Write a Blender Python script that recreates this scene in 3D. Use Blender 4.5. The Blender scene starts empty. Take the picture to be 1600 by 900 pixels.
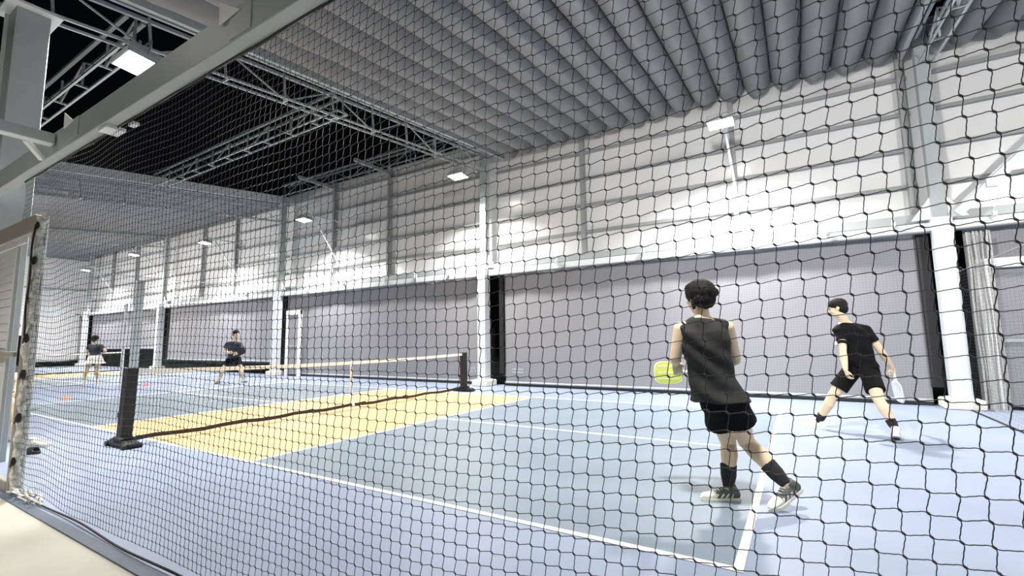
import bpy, math, random
import numpy as np
from mathutils import Vector, Matrix, noise
random.seed(7); rng = np.random.default_rng(7)
SC = bpy.context.scene
COL = SC.collection

# ---------------------------------------------------------------- camera, world, exposure
cam_d = bpy.data.cameras.new('camera'); cam = bpy.data.objects.new('camera', cam_d); COL.objects.link(cam)
cam_d.sensor_fit = 'HORIZONTAL'; cam_d.sensor_width = 36.0; cam_d.lens = 36.0*731.05/1600.0
cam_d.clip_start = 0.02; cam_d.clip_end = 300
_yaw, _pit, _rol = math.radians(121.428), math.radians(6.364), math.radians(-0.716)
_f = Vector((math.cos(_pit)*math.cos(_yaw), math.cos(_pit)*math.sin(_yaw), math.sin(_pit)))
_r = _f.cross(Vector((0, 0, 1))).normalized(); _u = _r.cross(_f)
_r2 = _r*math.cos(_rol)+_u*math.sin(_rol); _u2 = -_r*math.sin(_rol)+_u*math.cos(_rol)
cam.matrix_world = Matrix(((_r2.x, _u2.x, -_f.x, 7.0424), (_r2.y, _u2.y, -_f.y, -2.8094), (_r2.z, _u2.z, -_f.z, 1.2146), (0, 0, 0, 1)))
SC.camera = cam
w = bpy.data.worlds.new('night_sky'); SC.world = w; w.use_nodes = True
w.node_tree.nodes['Background'].inputs[0].default_value = (0.05, 0.06, 0.085, 1)
w.node_tree.nodes['Background'].inputs[1].default_value = 0.015
vs = SC.view_settings; vs.view_transform = 'Standard'; vs.look = 'None'; vs.gamma = 1.0; vs.use_curve_mapping = False
vs.exposure = 0.82
FAR_W, NEAR_W, WALK_W = 235.0, 205.0, 46.0          # floodlight power, far row / near row
SPREAD_FAR, SPREAD_NEAR = math.radians(134), math.radians(150)
SC.cycles.max_bounces = 8; SC.cycles.diffuse_bounces = 5; SC.cycles.glossy_bounces = 3
SC.cycles.use_adaptive_sampling = True; SC.cycles.use_denoising = True
SC.cycles.sample_clamp_indirect = 6.0

# ---------------------------------------------------------------- materials
def mat(name, col, rough=0.6, metal=0.0, var=0.0, scale=6.0, bump=0.0, bscale=40.0, spec=0.5, emit=None, sheen=0.0, trans=0.0):
    m = bpy.data.materials.new(name); m.use_nodes = True; nt = m.node_tree; b = nt.nodes['Principled BSDF']
    b.inputs['Base Color'].default_value = (*col, 1); b.inputs['Roughness'].default_value = rough
    b.inputs['Metallic'].default_value = metal; b.inputs['Specular IOR Level'].default_value = spec
    if sheen: b.inputs['Sheen Weight'].default_value = sheen
    if emit: b.inputs['Emission Color'].default_value = (*emit[0], 1); b.inputs['Emission Strength'].default_value = emit[1]
    tc = nt.nodes.new('ShaderNodeTexCoord')
    if var:
        n = nt.nodes.new('ShaderNodeTexNoise'); n.inputs['Scale'].default_value = scale; n.inputs['Detail'].default_value = 5
        r = nt.nodes.new('ShaderNodeValToRGB')
        r.color_ramp.elements[0].position = 0.3; r.color_ramp.elements[1].position = 0.7
        r.color_ramp.elements[0].color = (*[c*(1-var) for c in col], 1); r.color_ramp.elements[1].color = (*[min(1, c*(1+var)) for c in col], 1)
        nt.links.new(tc.outputs['Object'], n.inputs['Vector']); nt.links.new(n.outputs['Fac'], r.inputs[0]); nt.links.new(r.outputs[0], b.inputs['Base Color'])
    if bump:
        n2 = nt.nodes.new('ShaderNodeTexNoise'); n2.inputs['Scale'].default_value = bscale; n2.inputs['Detail'].default_value = 4
        bp = nt.nodes.new('ShaderNodeBump'); bp.inputs['Strength'].default_value = bump; bp.inputs['Distance'].default_value = 0.01
        nt.links.new(tc.outputs['Object'], n2.inputs['Vector']); nt.links.new(n2.outputs['Fac'], bp.inputs['Height']); nt.links.new(bp.outputs[0], b.inputs['Normal'])
    return m
M = {}
M['floor'] = mat('acrylic_periwinkle', (0.245, 0.29, 0.39), 0.5, var=0.05, scale=1.3, bump=0.06, bscale=300, spec=0.35)
M['play'] = mat('acrylic_grey_blue', (0.185, 0.23, 0.28), 0.5, var=0.06, scale=1.7, bump=0.06, bscale=300, spec=0.35)
M['kitchen'] = mat('acrylic_orange', (0.60, 0.42, 0.215), 0.5, var=0.03, scale=1.5, bump=0.06, bscale=300, spec=0.35)
M['line'] = mat('line_paint', (0.86, 0.84, 0.76), 0.5, var=0.04, scale=9)
M['kerb'] = mat('kerb_paint', (0.12, 0.15, 0.20), 0.5, var=0.1, scale=5)
M['concrete'] = mat('polished_concrete', (0.60, 0.58, 0.50), 0.33, var=0.16, scale=1.1, bump=0.05, bscale=60, spec=0.4)
M['wall'] = mat('wall_sheet', (0.75, 0.75, 0.755), 0.2, var=0.03, scale=0.6, bump=0.015, bscale=1.5, spec=0.8)
M['steel'] = mat('painted_steel', (0.36, 0.40, 0.41), 0.45, var=0.05, scale=3, bump=0.03, bscale=80)
M['girt'] = mat('grey_girt_steel', (0.30, 0.31, 0.315), 0.45, var=0.05, scale=3)
M['steel_light'] = mat('light_painted_steel', (0.62, 0.66, 0.68), 0.4, var=0.04, scale=3, bump=0.03, bscale=80)
M['steel_dark'] = mat('dark_painted_steel', (0.22, 0.24, 0.25), 0.5, var=0.06, scale=3)
M['galv'] = mat('galvanised_steel', (0.50, 0.55, 0.55), 0.32, metal=0.6, var=0.1, scale=14)
M['white'] = mat('white_paint', (0.78, 0.79, 0.78), 0.45, var=0.03, scale=4)
M['cream'] = mat('cream_plinth', (0.70, 0.69, 0.62), 0.7, var=0.06, scale=6)
M['canopy'] = mat('canopy_vinyl', (0.205, 0.21, 0.218), 0.5, var=0.06, scale=1.2, bump=0.5, bscale=2.2, spec=0.4)
M['black'] = mat('black_rubber', (0.012, 0.012, 0.014), 0.55, var=0.2, scale=20)
M['cord'] = mat('black_net_cord', (0.012, 0.014, 0.022), 0.42, spec=0.6)
M['cord_fine'] = mat('dark_net_cord', (0.03, 0.034, 0.04), 0.5)
M['rope'] = mat('dark_rope', (0.03, 0.028, 0.03), 0.7, bump=0.5, bscale=200)
M['tape'] = mat('white_tape', (0.88, 0.87, 0.82), 0.6, var=0.03, scale=20)
M['brown'] = mat('dark_brown_tape', (0.035, 0.016, 0.011), 0.6, var=0.2, scale=20)
M['wrap'] = mat('bleached_net_bundle', (0.58, 0.57, 0.54), 0.8, var=0.45, scale=26, bump=0.9, bscale=70)
M['frame'] = mat('taupe_gate_frame', (0.30, 0.275, 0.245), 0.45, var=0.06, scale=5)
M['slat'] = mat('pale_slat', (0.60, 0.60, 0.61), 0.45, var=0.02, scale=5)
M['night'] = mat('night_ground', (0.012, 0.02, 0.018), 0.9, var=0.3, scale=3)
M['lens'] = mat('lamp_glass', (1, 1, 1), 0.3, emit=((1.0, 0.97, 0.88), 25.0))
M['skin'] = mat('skin', (0.70, 0.54, 0.37), 0.5, var=0.06, scale=9, bump=0.05, bscale=90)
M['skin_b'] = mat('skin_tan', (0.68, 0.52, 0.36), 0.5, var=0.06, scale=9, bump=0.05, bscale=90)
M['hair'] = mat('black_hair', (0.010, 0.008, 0.007), 0.7, var=0.4, scale=60, bump=0.6, bscale=120, spec=0.2)
M['tank'] = mat('charcoal_cotton', (0.026, 0.026, 0.026), 0.85, var=0.12, scale=12, bump=0.25, bscale=180, spec=0.25)
M['blackcloth'] = mat('black_cloth', (0.005, 0.005, 0.006), 0.85, var=0.1, scale=12, bump=0.2, bscale=180, spec=0.15)
M['navy'] = mat('navy_cloth', (0.018, 0.024, 0.05), 0.8, var=0.1, scale=12, bump=0.2, bscale=180)
M['whitecloth'] = mat('white_cloth', (0.80, 0.78, 0.72), 0.8, bump=0.2, bscale=120)
M['sock'] = mat('black_sock', (0.014, 0.014, 0.016), 0.9, bump=0.5, bscale=260)
M['shoe_grey'] = mat('grey_shoe_mesh', (0.10, 0.10, 0.10), 0.7, var=0.3, scale=40, bump=0.4, bscale=200)
M['shoe_white'] = mat('white_shoe', (0.75, 0.74, 0.66), 0.6, var=0.05, scale=30, bump=0.2, bscale=100)
M['lime'] = mat('lime_paddle_face', (0.66, 0.80, 0.18), 0.4, var=0.03, scale=8)
M['limepale'] = mat('pale_lime', (0.80, 0.86, 0.50), 0.4)
M['paddle_white'] = mat('white_paddle_face', (0.72, 0.76, 0.76), 0.35, var=0.03, scale=8)
M['paddle_black'] = mat('black_paddle_face', (0.03, 0.03, 0.032), 0.4)
M['grip'] = mat('grip_wrap', (0.70, 0.72, 0.70), 0.7, bump=0.5, bscale=90)
M['pink'] = mat('pink_rubber', (0.75, 0.22, 0.30), 0.6)
M['orange'] = mat('orange_rubber', (0.80, 0.28, 0.12), 0.6)
M['eye'] = mat('eye', (0.05, 0.04, 0.035), 0.2)
M['lip'] = mat('lip', (0.50, 0.22, 0.18), 0.5)
M['haze'] = mat('curtain_label_ink', (0.62, 0.63, 0.65), 0.7)

def curtain_mat():
    m = mat('windscreen_weave', (0.26, 0.26, 0.285), 0.62, spec=0.35); nt = m.node_tree; b = nt.nodes['Principled BSDF']
    tc = nt.nodes.new('ShaderNodeTexCoord'); sep = nt.nodes.new('ShaderNodeSeparateXYZ'); nt.links.new(tc.outputs['Object'], sep.inputs[0])
    outs = []
    for ax in ('X', 'Z'):
        mu = nt.nodes.new('ShaderNodeMath'); mu.operation = 'MULTIPLY'; mu.inputs[1].default_value = 1/0.05
        fr = nt.nodes.new('ShaderNodeMath'); fr.operation = 'FRACT'; lt = nt.nodes.new('ShaderNodeMath'); lt.operation = 'LESS_THAN'; lt.inputs[1].default_value = 0.22
        nt.links.new(sep.outputs[ax], mu.inputs[0]); nt.links.new(mu.outputs[0], fr.inputs[0]); nt.links.new(fr.outputs[0], lt.inputs[0]); outs.append(lt)
    mx = nt.nodes.new('ShaderNodeMath'); mx.operation = 'MAXIMUM'; nt.links.new(outs[0].outputs[0], mx.inputs[0]); nt.links.new(outs[1].outputs[0], mx.inputs[1])
    mi = nt.nodes.new('ShaderNodeMix'); mi.data_type = 'RGBA'; mi.inputs['A'].default_value = (0.265, 0.265, 0.288, 1); mi.inputs['B'].default_value = (0.23, 0.23, 0.248, 1)
    nt.links.new(mx.outputs[0], mi.inputs['Factor']); nt.links.new(mi.outputs['Result'], b.inputs['Base Color'])
    n = nt.nodes.new('ShaderNodeTexNoise'); n.inputs['Scale'].default_value = 1.4; n.inputs['Detail'].default_value = 4; n.inputs['Distortion'].default_value = 1.0
    bp = nt.nodes.new('ShaderNodeBump'); bp.inputs['Strength'].default_value = 0.35; bp.inputs['Distance'].default_value = 0.015
    nt.links.new(tc.outputs['Object'], n.inputs['Vector']); nt.links.new(n.outputs['Fac'], bp.inputs['Height']); nt.links.new(bp.outputs[0], b.inputs['Normal'])
    return m
M['curtain'] = curtain_mat()

# ---------------------------------------------------------------- object helpers
def tag(o, label=None, cat=None, group=None, kind=None):
    if label: o['label'] = label
    if cat: o['category'] = cat
    if group: o['group'] = group
    if kind: o['kind'] = kind
    return o
def empty(name, loc, label, cat, group=None):
    o = bpy.data.objects.new(name, None); COL.objects.link(o); o.location = loc; o.empty_display_size = 0.1
    return tag(o, label, cat, group)
def link(name, me, parent=None, loc=None):
    o = bpy.data.objects.new(name, me); COL.objects.link(o)
    if parent is not None:
        o.parent = parent
        # geometry is written in world coordinates: undo the parent's position
        p = parent; off = Vector((0, 0, 0))
        while p is not None: off += Vector(p.location); p = p.parent
        if loc is None: o.location = -off
        else: o.location = Vector(loc)-off
    elif loc is not None: o.location = loc
    return o
def np_mesh(name, V, F, m, smooth=False):
    V = np.asarray(V, dtype=np.float32); F = np.asarray(F, dtype=np.int32)
    me = bpy.data.meshes.new(name); me.vertices.add(len(V)); me.vertices.foreach_set('co', V.ravel())
    k = F.shape[1]; me.loops.add(F.size); me.loops.foreach_set('vertex_index', F.ravel()); me.polygons.add(len(F))
    me.polygons.foreach_set('loop_start', np.arange(0, F.size, k, dtype=np.int32))
    try: me.polygons.foreach_set('loop_total', np.full(len(F), k, dtype=np.int32))
    except Exception: pass
    me.polygons.foreach_set('use_smooth', np.full(len(F), smooth, dtype=bool))
    me.update(calc_edges=True); me.validate()
    if m: me.materials.append(m)
    return me
class MB:
    def __init__(s): s.v = []; s.f = []; s.s = []
    def add(s, vs_, fs, smooth=False):
        n = len(s.v); s.v += [tuple(v) for v in vs_]; s.f += [tuple(i+n for i in f) for f in fs]; s.s += [smooth]*len(fs); return s
    def box(s, a, b, bev=0.0):
        x0, y0, z0 = [min(p, q) for p, q in zip(a, b)]; x1, y1, z1 = [max(p, q) for p, q in zip(a, b)]
        if bev <= 0:
            return s.add([(x0, y0, z0), (x1, y0, z0), (x1, y1, z0), (x0, y1, z0), (x0, y0, z1), (x1, y0, z1), (x1, y1, z1), (x0, y1, z1)],
                  [(0, 3, 2, 1), (4, 5, 6, 7), (0, 1, 5, 4), (1, 2, 6, 5), (2, 3, 7, 6), (3, 0, 4, 7)])
        c = bev
        P = [(x0+c, y0), (x1-c, y0), (x1, y0+c), (x1, y1-c), (x1-c, y1), (x0+c, y1), (x0, y1-c), (x0, y0+c)]
        cx, cy = (x0+x1)/2, (y0+y1)/2
        Q = [(cx+(px-cx)*(1-2*c/max(x1-x0, 1e-6)), cy+(py-cy)*(1-2*c/max(y1-y0, 1e-6))) for px, py in P]
        vs_ = [(p[0], p[1], z0) for p in Q]+[(p[0], p[1], z0+c) for p in P]+[(p[0], p[1], z1-c) for p in P]+[(p[0], p[1], z1) for p in Q]
        fs = [tuple(reversed(range(8))), tuple(range(24, 32))]
        for L in range(3):
            for i in range(8): fs.append((L*8+i, L*8+(i+1) % 8, L*8+8+(i+1) % 8, L*8+8+i))
        return s.add(vs_, fs)
    def bar(s, a, b, wd, ht, up=(0, 0, 1)):
        a, b = Vector(a), Vector(b); d = (b-a).normalized(); u = Vector(up)
        if abs(d.dot(u)) > 0.98: u = Vector((0, 1, 0))
        sd = d.cross(u).normalized()*wd/2; uu = sd.cross(d).normalized()*ht/2
        vs_ = [p+sx*sd+sy*uu for p in (a, b) for sx, sy in ((-1, -1), (1, -1), (1, 1), (-1, 1))]
        return s.add(vs_, [(3, 2, 1, 0), (4, 5, 6, 7), (0, 1, 5, 4), (1, 2, 6, 5), (2, 3, 7, 6), (3, 0, 4, 7)])
    def tube(s, pts, r, n=8, caps=True):
        pts = [Vector(p) for p in pts]; R = [float(q) for q in r] if isinstance(r, (list, tuple)) else [float(r)]*len(pts)
        vs_ = []; fs = []; pu = None
        for i, p in enumerate(pts):
            d = (pts[min(i+1, len(pts)-1)]-pts[max(i-1, 0)]).normalized()
            if pu is None: pu = d.cross(Vector((0, 0, 1))) if abs(d.z) < 0.95 else d.cross(Vector((0, 1, 0)))
            pu = (pu-d*pu.dot(d)).normalized(); pv = d.cross(pu)
            for k in range(n):
                a = 2*math.pi*k/n; vs_.append(p+R[i]*(math.cos(a)*pu+math.sin(a)*pv))
        for i in range(len(pts)-1):
            for k in range(n): fs.append((i*n+k, i*n+(k+1) % n, (i+1)*n+(k+1) % n, (i+1)*n+k))
        s.add(vs_, fs, True)
        if caps: s.add(vs_[:n], [tuple(reversed(range(n)))]); s.add(vs_[-n:], [tuple(range(n))])
        return s
    def prism(s, poly, off):   # poly: 3-D points, extruded by off
        n = len(poly); off = Vector(off); vs_ = [Vector(p) for p in poly]+[Vector(p)+off for p in poly]
        return s.add(vs_, [tuple(reversed(range(n))), tuple(range(n, 2*n))]+[(i, (i+1) % n, n+(i+1) % n, n+i) for i in range(n)])
    def mesh(s, name, m):
        me = bpy.data.meshes.new(name); me.from_pydata(s.v, [], s.f); me.polygons.foreach_set('use_smooth', s.s); me.update()
        import bmesh
        bm = bmesh.new(); bm.from_mesh(me); bmesh.ops.recalc_face_normals(bm, faces=bm.faces); bm.to_mesh(me); bm.free()
        me.materials.append(m); return me
    def build(s, name, m, parent=None, loc=None): return link(name, s.mesh(name, m), parent, loc)
def struct(name, mb, m): return tag(mb.build(name, m), kind='structure')
def copy_tree(o, parent=None):
    c = o.copy(); COL.objects.link(c)
    if parent is not None: c.parent = parent
    for ch in list(o.children): copy_tree(ch, c)
    return c

# ---------------------------------------------------------------- setting: ground, floor, walls
XL, XR, YN, YF = -30.6, 13.2, -1.60, 8.34
struct('floor_court', MB().box((XL, YN, -0.12), (XR, 8.36, 0.0)), M['floor'])
struct('floor_concrete', MB().box((-9, -6.5, -0.12), (XR, YN-0.012, -0.004)), M['concrete'])
struct('floor_outside', MB().box((-60, -30, -0.4), (40, 40, -0.13)), M['night'])
struct('trim_kerb', MB().box((-8, YN-0.012, -0.12), (XR, -1.545, 0.006)), M['kerb'])

COLX = [9.24, -0.36, -10.0, -19.7, -29.45]
# upper wall of smooth sheet, from the rail to the roof, one face per bay with lap seams
wb = MB().box((XL, 8.30, 3.12), (XR, 8.36, 7.16))
struct('wall_far', wb, M['wall'])
struct('wall_left', MB().box((XL-0.06, -4, 3.12), (XL, 8.36, 7.4)), M['wall'])
# girts on the far wall (horizontal steel channels), one trim per height
k = 1
for z in (3.96, 4.66, 5.36, 6.06, 6.76):
    g = MB(); edges = [XL]+sorted(COLX)+[XR]
    for a, b in zip(edges[:-1], edges[1:]):
        a2, b2 = a+0.16, b-0.16
        g.box((a2, 8.22, z-0.03), (b2, 8.30, z+0.03)); g.box((a2, 8.19, z-0.045), (b2, 8.22, z-0.015))
    struct('trim_%d' % k, g, M['girt']); k += 1
for z in (4.6, 6.46):
    struct('trim_%d' % k, MB().box((XL, -4, z-0.04), (XL+0.09, 8.28, z+0.04)), M['girt']); k += 1
# slender wall posts between the columns
for x in (2.5, 6.05, -4.5, -7.35, -13.95, -16.8, -24.0, -27.2, 8.98):
    p = MB().box((x-0.05, 8.14, 3.2), (x+0.05, 8.30, 7.1))
    if x in (-4.5, -7.35):
        p.box((x-0.04, 6.7, 6.86), (x+0.04, 8.2, 6.96))
    struct('trim_%d' % k, p, M['girt']); k += 1
# sill girt above the rail
struct('trim_%d' % k, MB().box((XL, 8.06, 3.22), (XR, 8.30, 3.38)), M['steel']); k += 1
struct('trim_%d' % k, MB().box((XL, -4, 3.02), (XL+0.12, 7.6, 3.22)), M['steel_light']); k += 1

# dark low fence outside, seen under the raised screens
struct('wall_outside', MB().box((-40, 9.6, -0.1), (16, 9.7, 1.6)), mat('dark_green_hoarding', (0.01, 0.022, 0.018), 0.8, var=0.2))
struct('wall_outside_end', MB().box((-33.1, -4, -0.1), (-33, 9.6, 1.6)), mat('dark_green_hoarding_end', (0.01, 0.022, 0.018), 0.8, var=0.2))

# ---------------------------------------------------------------- painted courts
def court(cx, label, full=True):
    t = empty('pickleball_court', (cx, 3.05, 0), label, 'court')
    H, W, K, L = 6.706, 6.096, 2.134, 0.05
    MB().box((cx-H, 0, 0.0), (cx-K, W, 0.002)).build('playing_surface', M['play'], t); MB().box((cx+K, 0, 0.0), (cx+H, W, 0.002)).build('playing_surface', M['play'], t)
    MB().box((cx-K, 0, 0.0), (cx+K, W, 0.0025)).build('kitchen_zone', M['kitchen'], t)
    z0, z1 = 0.001, 0.0045
    for nm, a, b in (('sideline', (cx-H, 0), (cx+H, L)), ('sideline', (cx-H, W-L), (cx+H, W)), ('baseline', (cx-H, L), (cx-H+L, W-L)), ('baseline', (cx+H-L, L), (cx+H, W-L)),
                     ('kitchen_line', (cx-K, L), (cx-K+L, W-L)), ('kitchen_line', (cx+K-L, L), (cx+K, W-L)),
                     ('centre_line', (cx-H+L, W/2-L/2), (cx-K, W/2+L/2)), ('centre_line', (cx+K, W/2-L/2), (cx+H-L, W/2+L/2))):
        MB().box((a[0], a[1], z0), (b[0], b[1], z1)).build(nm, M['line'], t)
court(0.0, 'grey-blue pickleball court with orange kitchen, the near one under the black-posted net')
court(-19.4, 'farther pickleball court with an orange kitchen strip beyond the skirted player')

# ---------------------------------------------------------------- nets
def grid_threads(V, closed=False, r=0.00128, sides=4, N=(0, 1, 0)):
    """V: (m, n, 3) polylines -> tube vertices and quads"""
    m, n, _ = V.shape; T = np.empty_like(V); T[:, 1:-1] = V[:, 2:]-V[:, :-2]; T[:, 0] = V[:, 1]-V[:, 0]; T[:, -1] = V[:, -1]-V[:, -2]
    T /= np.linalg.norm(T, axis=2, keepdims=True)+1e-12
    Nn = np.broadcast_to(np.array(N, float), V.shape); B = np.cross(T, Nn); B /= np.linalg.norm(B, axis=2, keepdims=True)+1e-12
    A = np.cross(B, T)
    ang = np.arange(sides)*2*np.pi/sides+np.pi/4
    P = V[:, :, None, :]+r*(np.cos(ang)[None, None, :, None]*A[:, :, None, :]+np.sin(ang)[None, None, :, None]*B[:, :, None, :])
    idx = np.arange(m*n*sides).reshape(m, n, sides)
    a = idx[:, :-1, :]; b = np.roll(a, -1, axis=2); c = idx[:, 1:, :]; d = np.roll(c, -1, axis=2)
    F = np.stack([a, b, d, c], axis=-1).reshape(-1, 4)
    return P.reshape(-1, 3), F
ICO_V = None
def knots(C, ax, long_, rad):
    t = (1+5**0.5)/2
    v = np.array([(-1, t, 0), (1, t, 0), (-1, -t, 0), (1, -t, 0), (0, -1, t), (0, 1, t), (0, -1, -t), (0, 1, -t), (t, 0, -1), (t, 0, 1), (-t, 0, -1), (-t, 0, 1)], float); v /= np.linalg.norm(v[0])
    f = np.array([(0, 11, 5), (0, 5, 1), (0, 1, 7), (0, 7, 10), (0, 10, 11), (1, 5, 9), (5, 11, 4), (11, 10, 2), (10, 7, 6), (7, 1, 8), (3, 9, 4), (3, 4, 2), (3, 2, 6), (3, 6, 8), (3, 8, 9), (4, 9, 5), (2, 4, 11), (6, 2, 10), (8, 6, 7), (9, 8, 1)])
    ax = np.array(ax, float); ax /= np.linalg.norm(ax)
    v = v*rad+np.outer(v@ax, ax)*(long_-rad)
    V = (C[:, None, :]+v[None]).reshape(-1, 3); F = (f[None]+12*np.arange(len(C))[:, None, None]).reshape(-1, 3)
    return V, F
def knotted_net(X0, X1, Z0, Z1, y, px_, pz, xphase, zphase):
    """slack square-mesh netting in the plane y: threads leave every knot on the slant and curl back"""
    i0, i1 = math.ceil((X0-xphase)/px_), math.floor((X1-xphase)/px_); j0, j1 = math.ceil((Z0-zphase)/pz), math.floor((Z1-zphase)/pz)
    xs = xphase+px_*np.arange(i0, i1+1); zs = zphase+pz*np.arange(j0, j1+1); K = 8
    jit = rng.normal(0, 0.0011, (len(xs), len(zs), 2))
    def warp(P):
        x, z = P[..., 0], P[..., 2]
        s = np.clip((3.4-x)/2.2, 0, 1)        # more slack towards the post
        dz = 0.012*np.sin(1.7*x+1.3*z)+0.020*s*np.sin(6.2*x+3.0*z+0.5)+0.006*np.sin(4.1*x-2*z)
        dx = 0.010*np.sin(2.3*z+0.9*x)+0.008*s*np.sin(8*z+2*x)+0.004*np.sin(7*z-x)
        dy = 0.018*np.sin(1.9*x+0.7)*np.sin(math.pi*(z-Z0)/(Z1-Z0))+0.006*np.sin(5*x+3*z)
        return np.stack([x+dx, P[..., 1]+dy, z+dz], -1)
    # vertical threads
    A = 0.055*px_
    def lerpj(arr, n, axis): return arr
    t = np.arange((len(zs)-1)*K+1)/K
    jx = np.stack([np.interp(t, np.arange(len(zs)), jit[i, :, 0]) for i in range(len(xs))])
    jz = np.stack([np.interp(t, np.arange(len(zs)), jit[i, :, 1]) for i in range(len(xs))])
    zz = zs[-1]-t*pz
    off = A*(np.sin(2*np.pi*t)+0.4*np.sin(4*np.pi*t))
    # jit is indexed bottom-up; here threads run top-down
    Vv = np.stack([xs[:, None]+off[None, :]+jx[:, ::-1], np.full((len(xs), len(t)), y), np.broadcast_to(zz, (len(xs), len(t)))+jz[:, ::-1]], -1)
    t2 = np.arange((len(xs)-1)*K+1)/K
    jx2 = np.stack([np.interp(t2, np.arange(len(xs)), jit[:, j, 0]) for j in range(len(zs))])
    jz2 = np.stack([np.interp(t2, np.arange(len(xs)), jit[:, j, 1]) for j in range(len(zs))])
    Hh = np.stack([np.broadcast_to(xs[0]+t2*px_, (len(zs), len(t2)))+jx2, np.full((len(zs), len(t2)), y), zs[:, None]-0.050*pz*(np.sin(2*np.pi*t2)+0.4*np.sin(4*np.pi*t2))[None, :]+jz2], -1)
    v1, f1 = grid_threads(warp(Vv)); v2, f2 = grid_threads(warp(Hh))
    kc = np.stack([np.broadcast_to(xs[:, None], jit.shape[:2])+jit[..., 0], np.full(jit.shape[:2], y), np.broadcast_to(zs[None, :], jit.shape[:2])+jit[..., 1]], -1).reshape(-1, 3)
    v3, f3 = knots(warp(kc), (0.72, 0, -0.70), 0.0060, 0.0031)
    return (np.concatenate([v1, v2]), np.concatenate([f1, f2+len(v1)])), (v3, f3)

NY = -1.52
root = empty('court_netting', (4.5, NY, 0), 'large black knotted barrier net hanging from the beam in front of the near court', 'net')
(q_v, q_f), (k_v, k_f) = knotted_net(1.42, 8.3, 0.03, 2.79, NY, 0.0468, 0.0453, 7.239, 0.883)
link('mesh_cords', np_mesh('mesh_cords', q_v, q_f, M['cord'], True), root)
link('knots', np_mesh('knots', k_v, k_f, M['cord'], True), root)
(q_v, q_f), (k_v, k_f) = knotted_net(0.76, 1.40, 2.40, 2.79, NY, 0.0468, 0.0453, 7.239, 0.883)
link('mesh_corner', np_mesh('mesh_corner', q_v, q_f, M['cord'], True), root)
pts = [(x, NY+0.01*math.sin(3*x), 0.018+0.004*math.sin(5*x)) for x in np.linspace(1.36, 8.4, 120)]
MB().tube(pts, 0.0065, 8).build('bottom_rope', M['rope'], root)
pts = [(x, NY, 2.795+0.004*math.sin(9*x)) for x in np.linspace(0.74, 8.4, 140)]
MB().tube(pts, 0.007, 6).build('top_rope', M['rope'], root)

def plain_net(name, parent, P0, U, V, nu, nv, r, m, slack=0.0):
    """flat fine net: P0 + i*U + j*V, straight threads"""
    P0, U, V = map(lambda a: np.array(a, float), (P0, U, V)); Nn = np.cross(U, V); Nn /= np.linalg.norm(Nn)
    s = 12
    ii = np.arange(nu+1); tt = np.linspace(0, nv, s+1)
    sag = lambda a, b: slack*np.sin(np.pi*a/nu)[..., None]*np.sin(np.pi*b/nv)[..., None]*Nn
    A, B = np.meshgrid(ii, tt, indexing='ij'); v1 = P0+A[..., None]*U+B[..., None]*V+sag(A, B)
    jj = np.arange(nv+1); tt = np.linspace(0, nu, s*3+1)
    B, A = np.meshgrid(jj, tt, indexing='ij'); v2 = P0+A[..., None]*U+B[..., None]*V+sag(A, B)
    a, fa = grid_threads(v1, r=r, sides=3, N=Nn); b, fb = grid_threads(v2, r=r, sides=3, N=Nn)
    return link(name, np_mesh(name, np.concatenate([a, b]), np.concatenate([fa, fb+len(a)]), m, True), parent)

# divider net between the two courts, on a cable and two poles
t = empty('divider_net', (-10.2, 3.2, 0), 'thin divider net strung on a cable between the near and the farther court', 'net')
plain_net('netting', t, (-10.2, -1.3, 0.03), (0, 0.09, 0), (0, 0, 0.09), 97, 36, 0.0022, M['cord_fine'], 0.05)
MB().tube([(-10.2, y, 3.30-0.0*y) for y in np.linspace(-1.4, 7.5, 30)], 0.012, 6).build('cable', M['steel_light'], t)
t = empty('divider_post', (-10.25, 3.25, 0), 'grey square post standing on the blue floor between the two courts', 'post')
MB().box((-10.40, 3.36, 0), (-10.24, 3.56, 3.2), 0.01).build('pole', M['steel'], t)
MB().box((-10.49, 3.30, 0), (-10.23, 3.66, 0.03), 0.005).build('base_plate', M['steel'], t)
t = empty('slim_pole', (-10.2, 2.9, 0), 'slim white pole just left of the grey divider post', 'pole')
MB().tube([(-10.3, 3.16, 0), (-10.3, 3.16, 2.45)], 0.04, 12).build('pole', M['steel_light'], t)
MB().tube([(-10.3, 3.16, 0), (-10.3, 3.16, 0.02)], 0.09, 16).build('base_plate', M['steel_light'], t)
t = empty('side_net', (9.30, 4, 0), 'thin side net hanging beside the right column, running towards the camera', 'net')
plain_net('netting', t, (9.30, 2.4, 0.02), (0, 0.05, 0), (0, 0, 0.05), 101, 44, 0.0011, M['cord_fine'], 0.05)
MB().tube([(9.30, y, 0.012) for y in np.linspace(2.4, 7.7, 30)], 0.010, 6).build('bottom_rope', M['rope'], t)
MB().tube([(9.30, y, 2.23) for y in np.linspace(2.4, 7.5, 10)], 0.004, 6).build('cable', M['steel'], t)
# gathered folds of that net by the column
gb = MB()
for q in range(7):
    xx, yy = 9.50+0.045*q, 7.62+0.03*math.sin(q*2.2)
    gb.tube([(xx+0.012*math.sin(z*3+q), yy+0.015*math.cos(z*2+q), z) for z in np.linspace(0.03, 2.9, 14)], 0.014, 6)
gb.build('gathered_folds', mat('bunched_net', (0.38, 0.38, 0.37), 0.8, var=0.2, scale=30), t)

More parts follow.
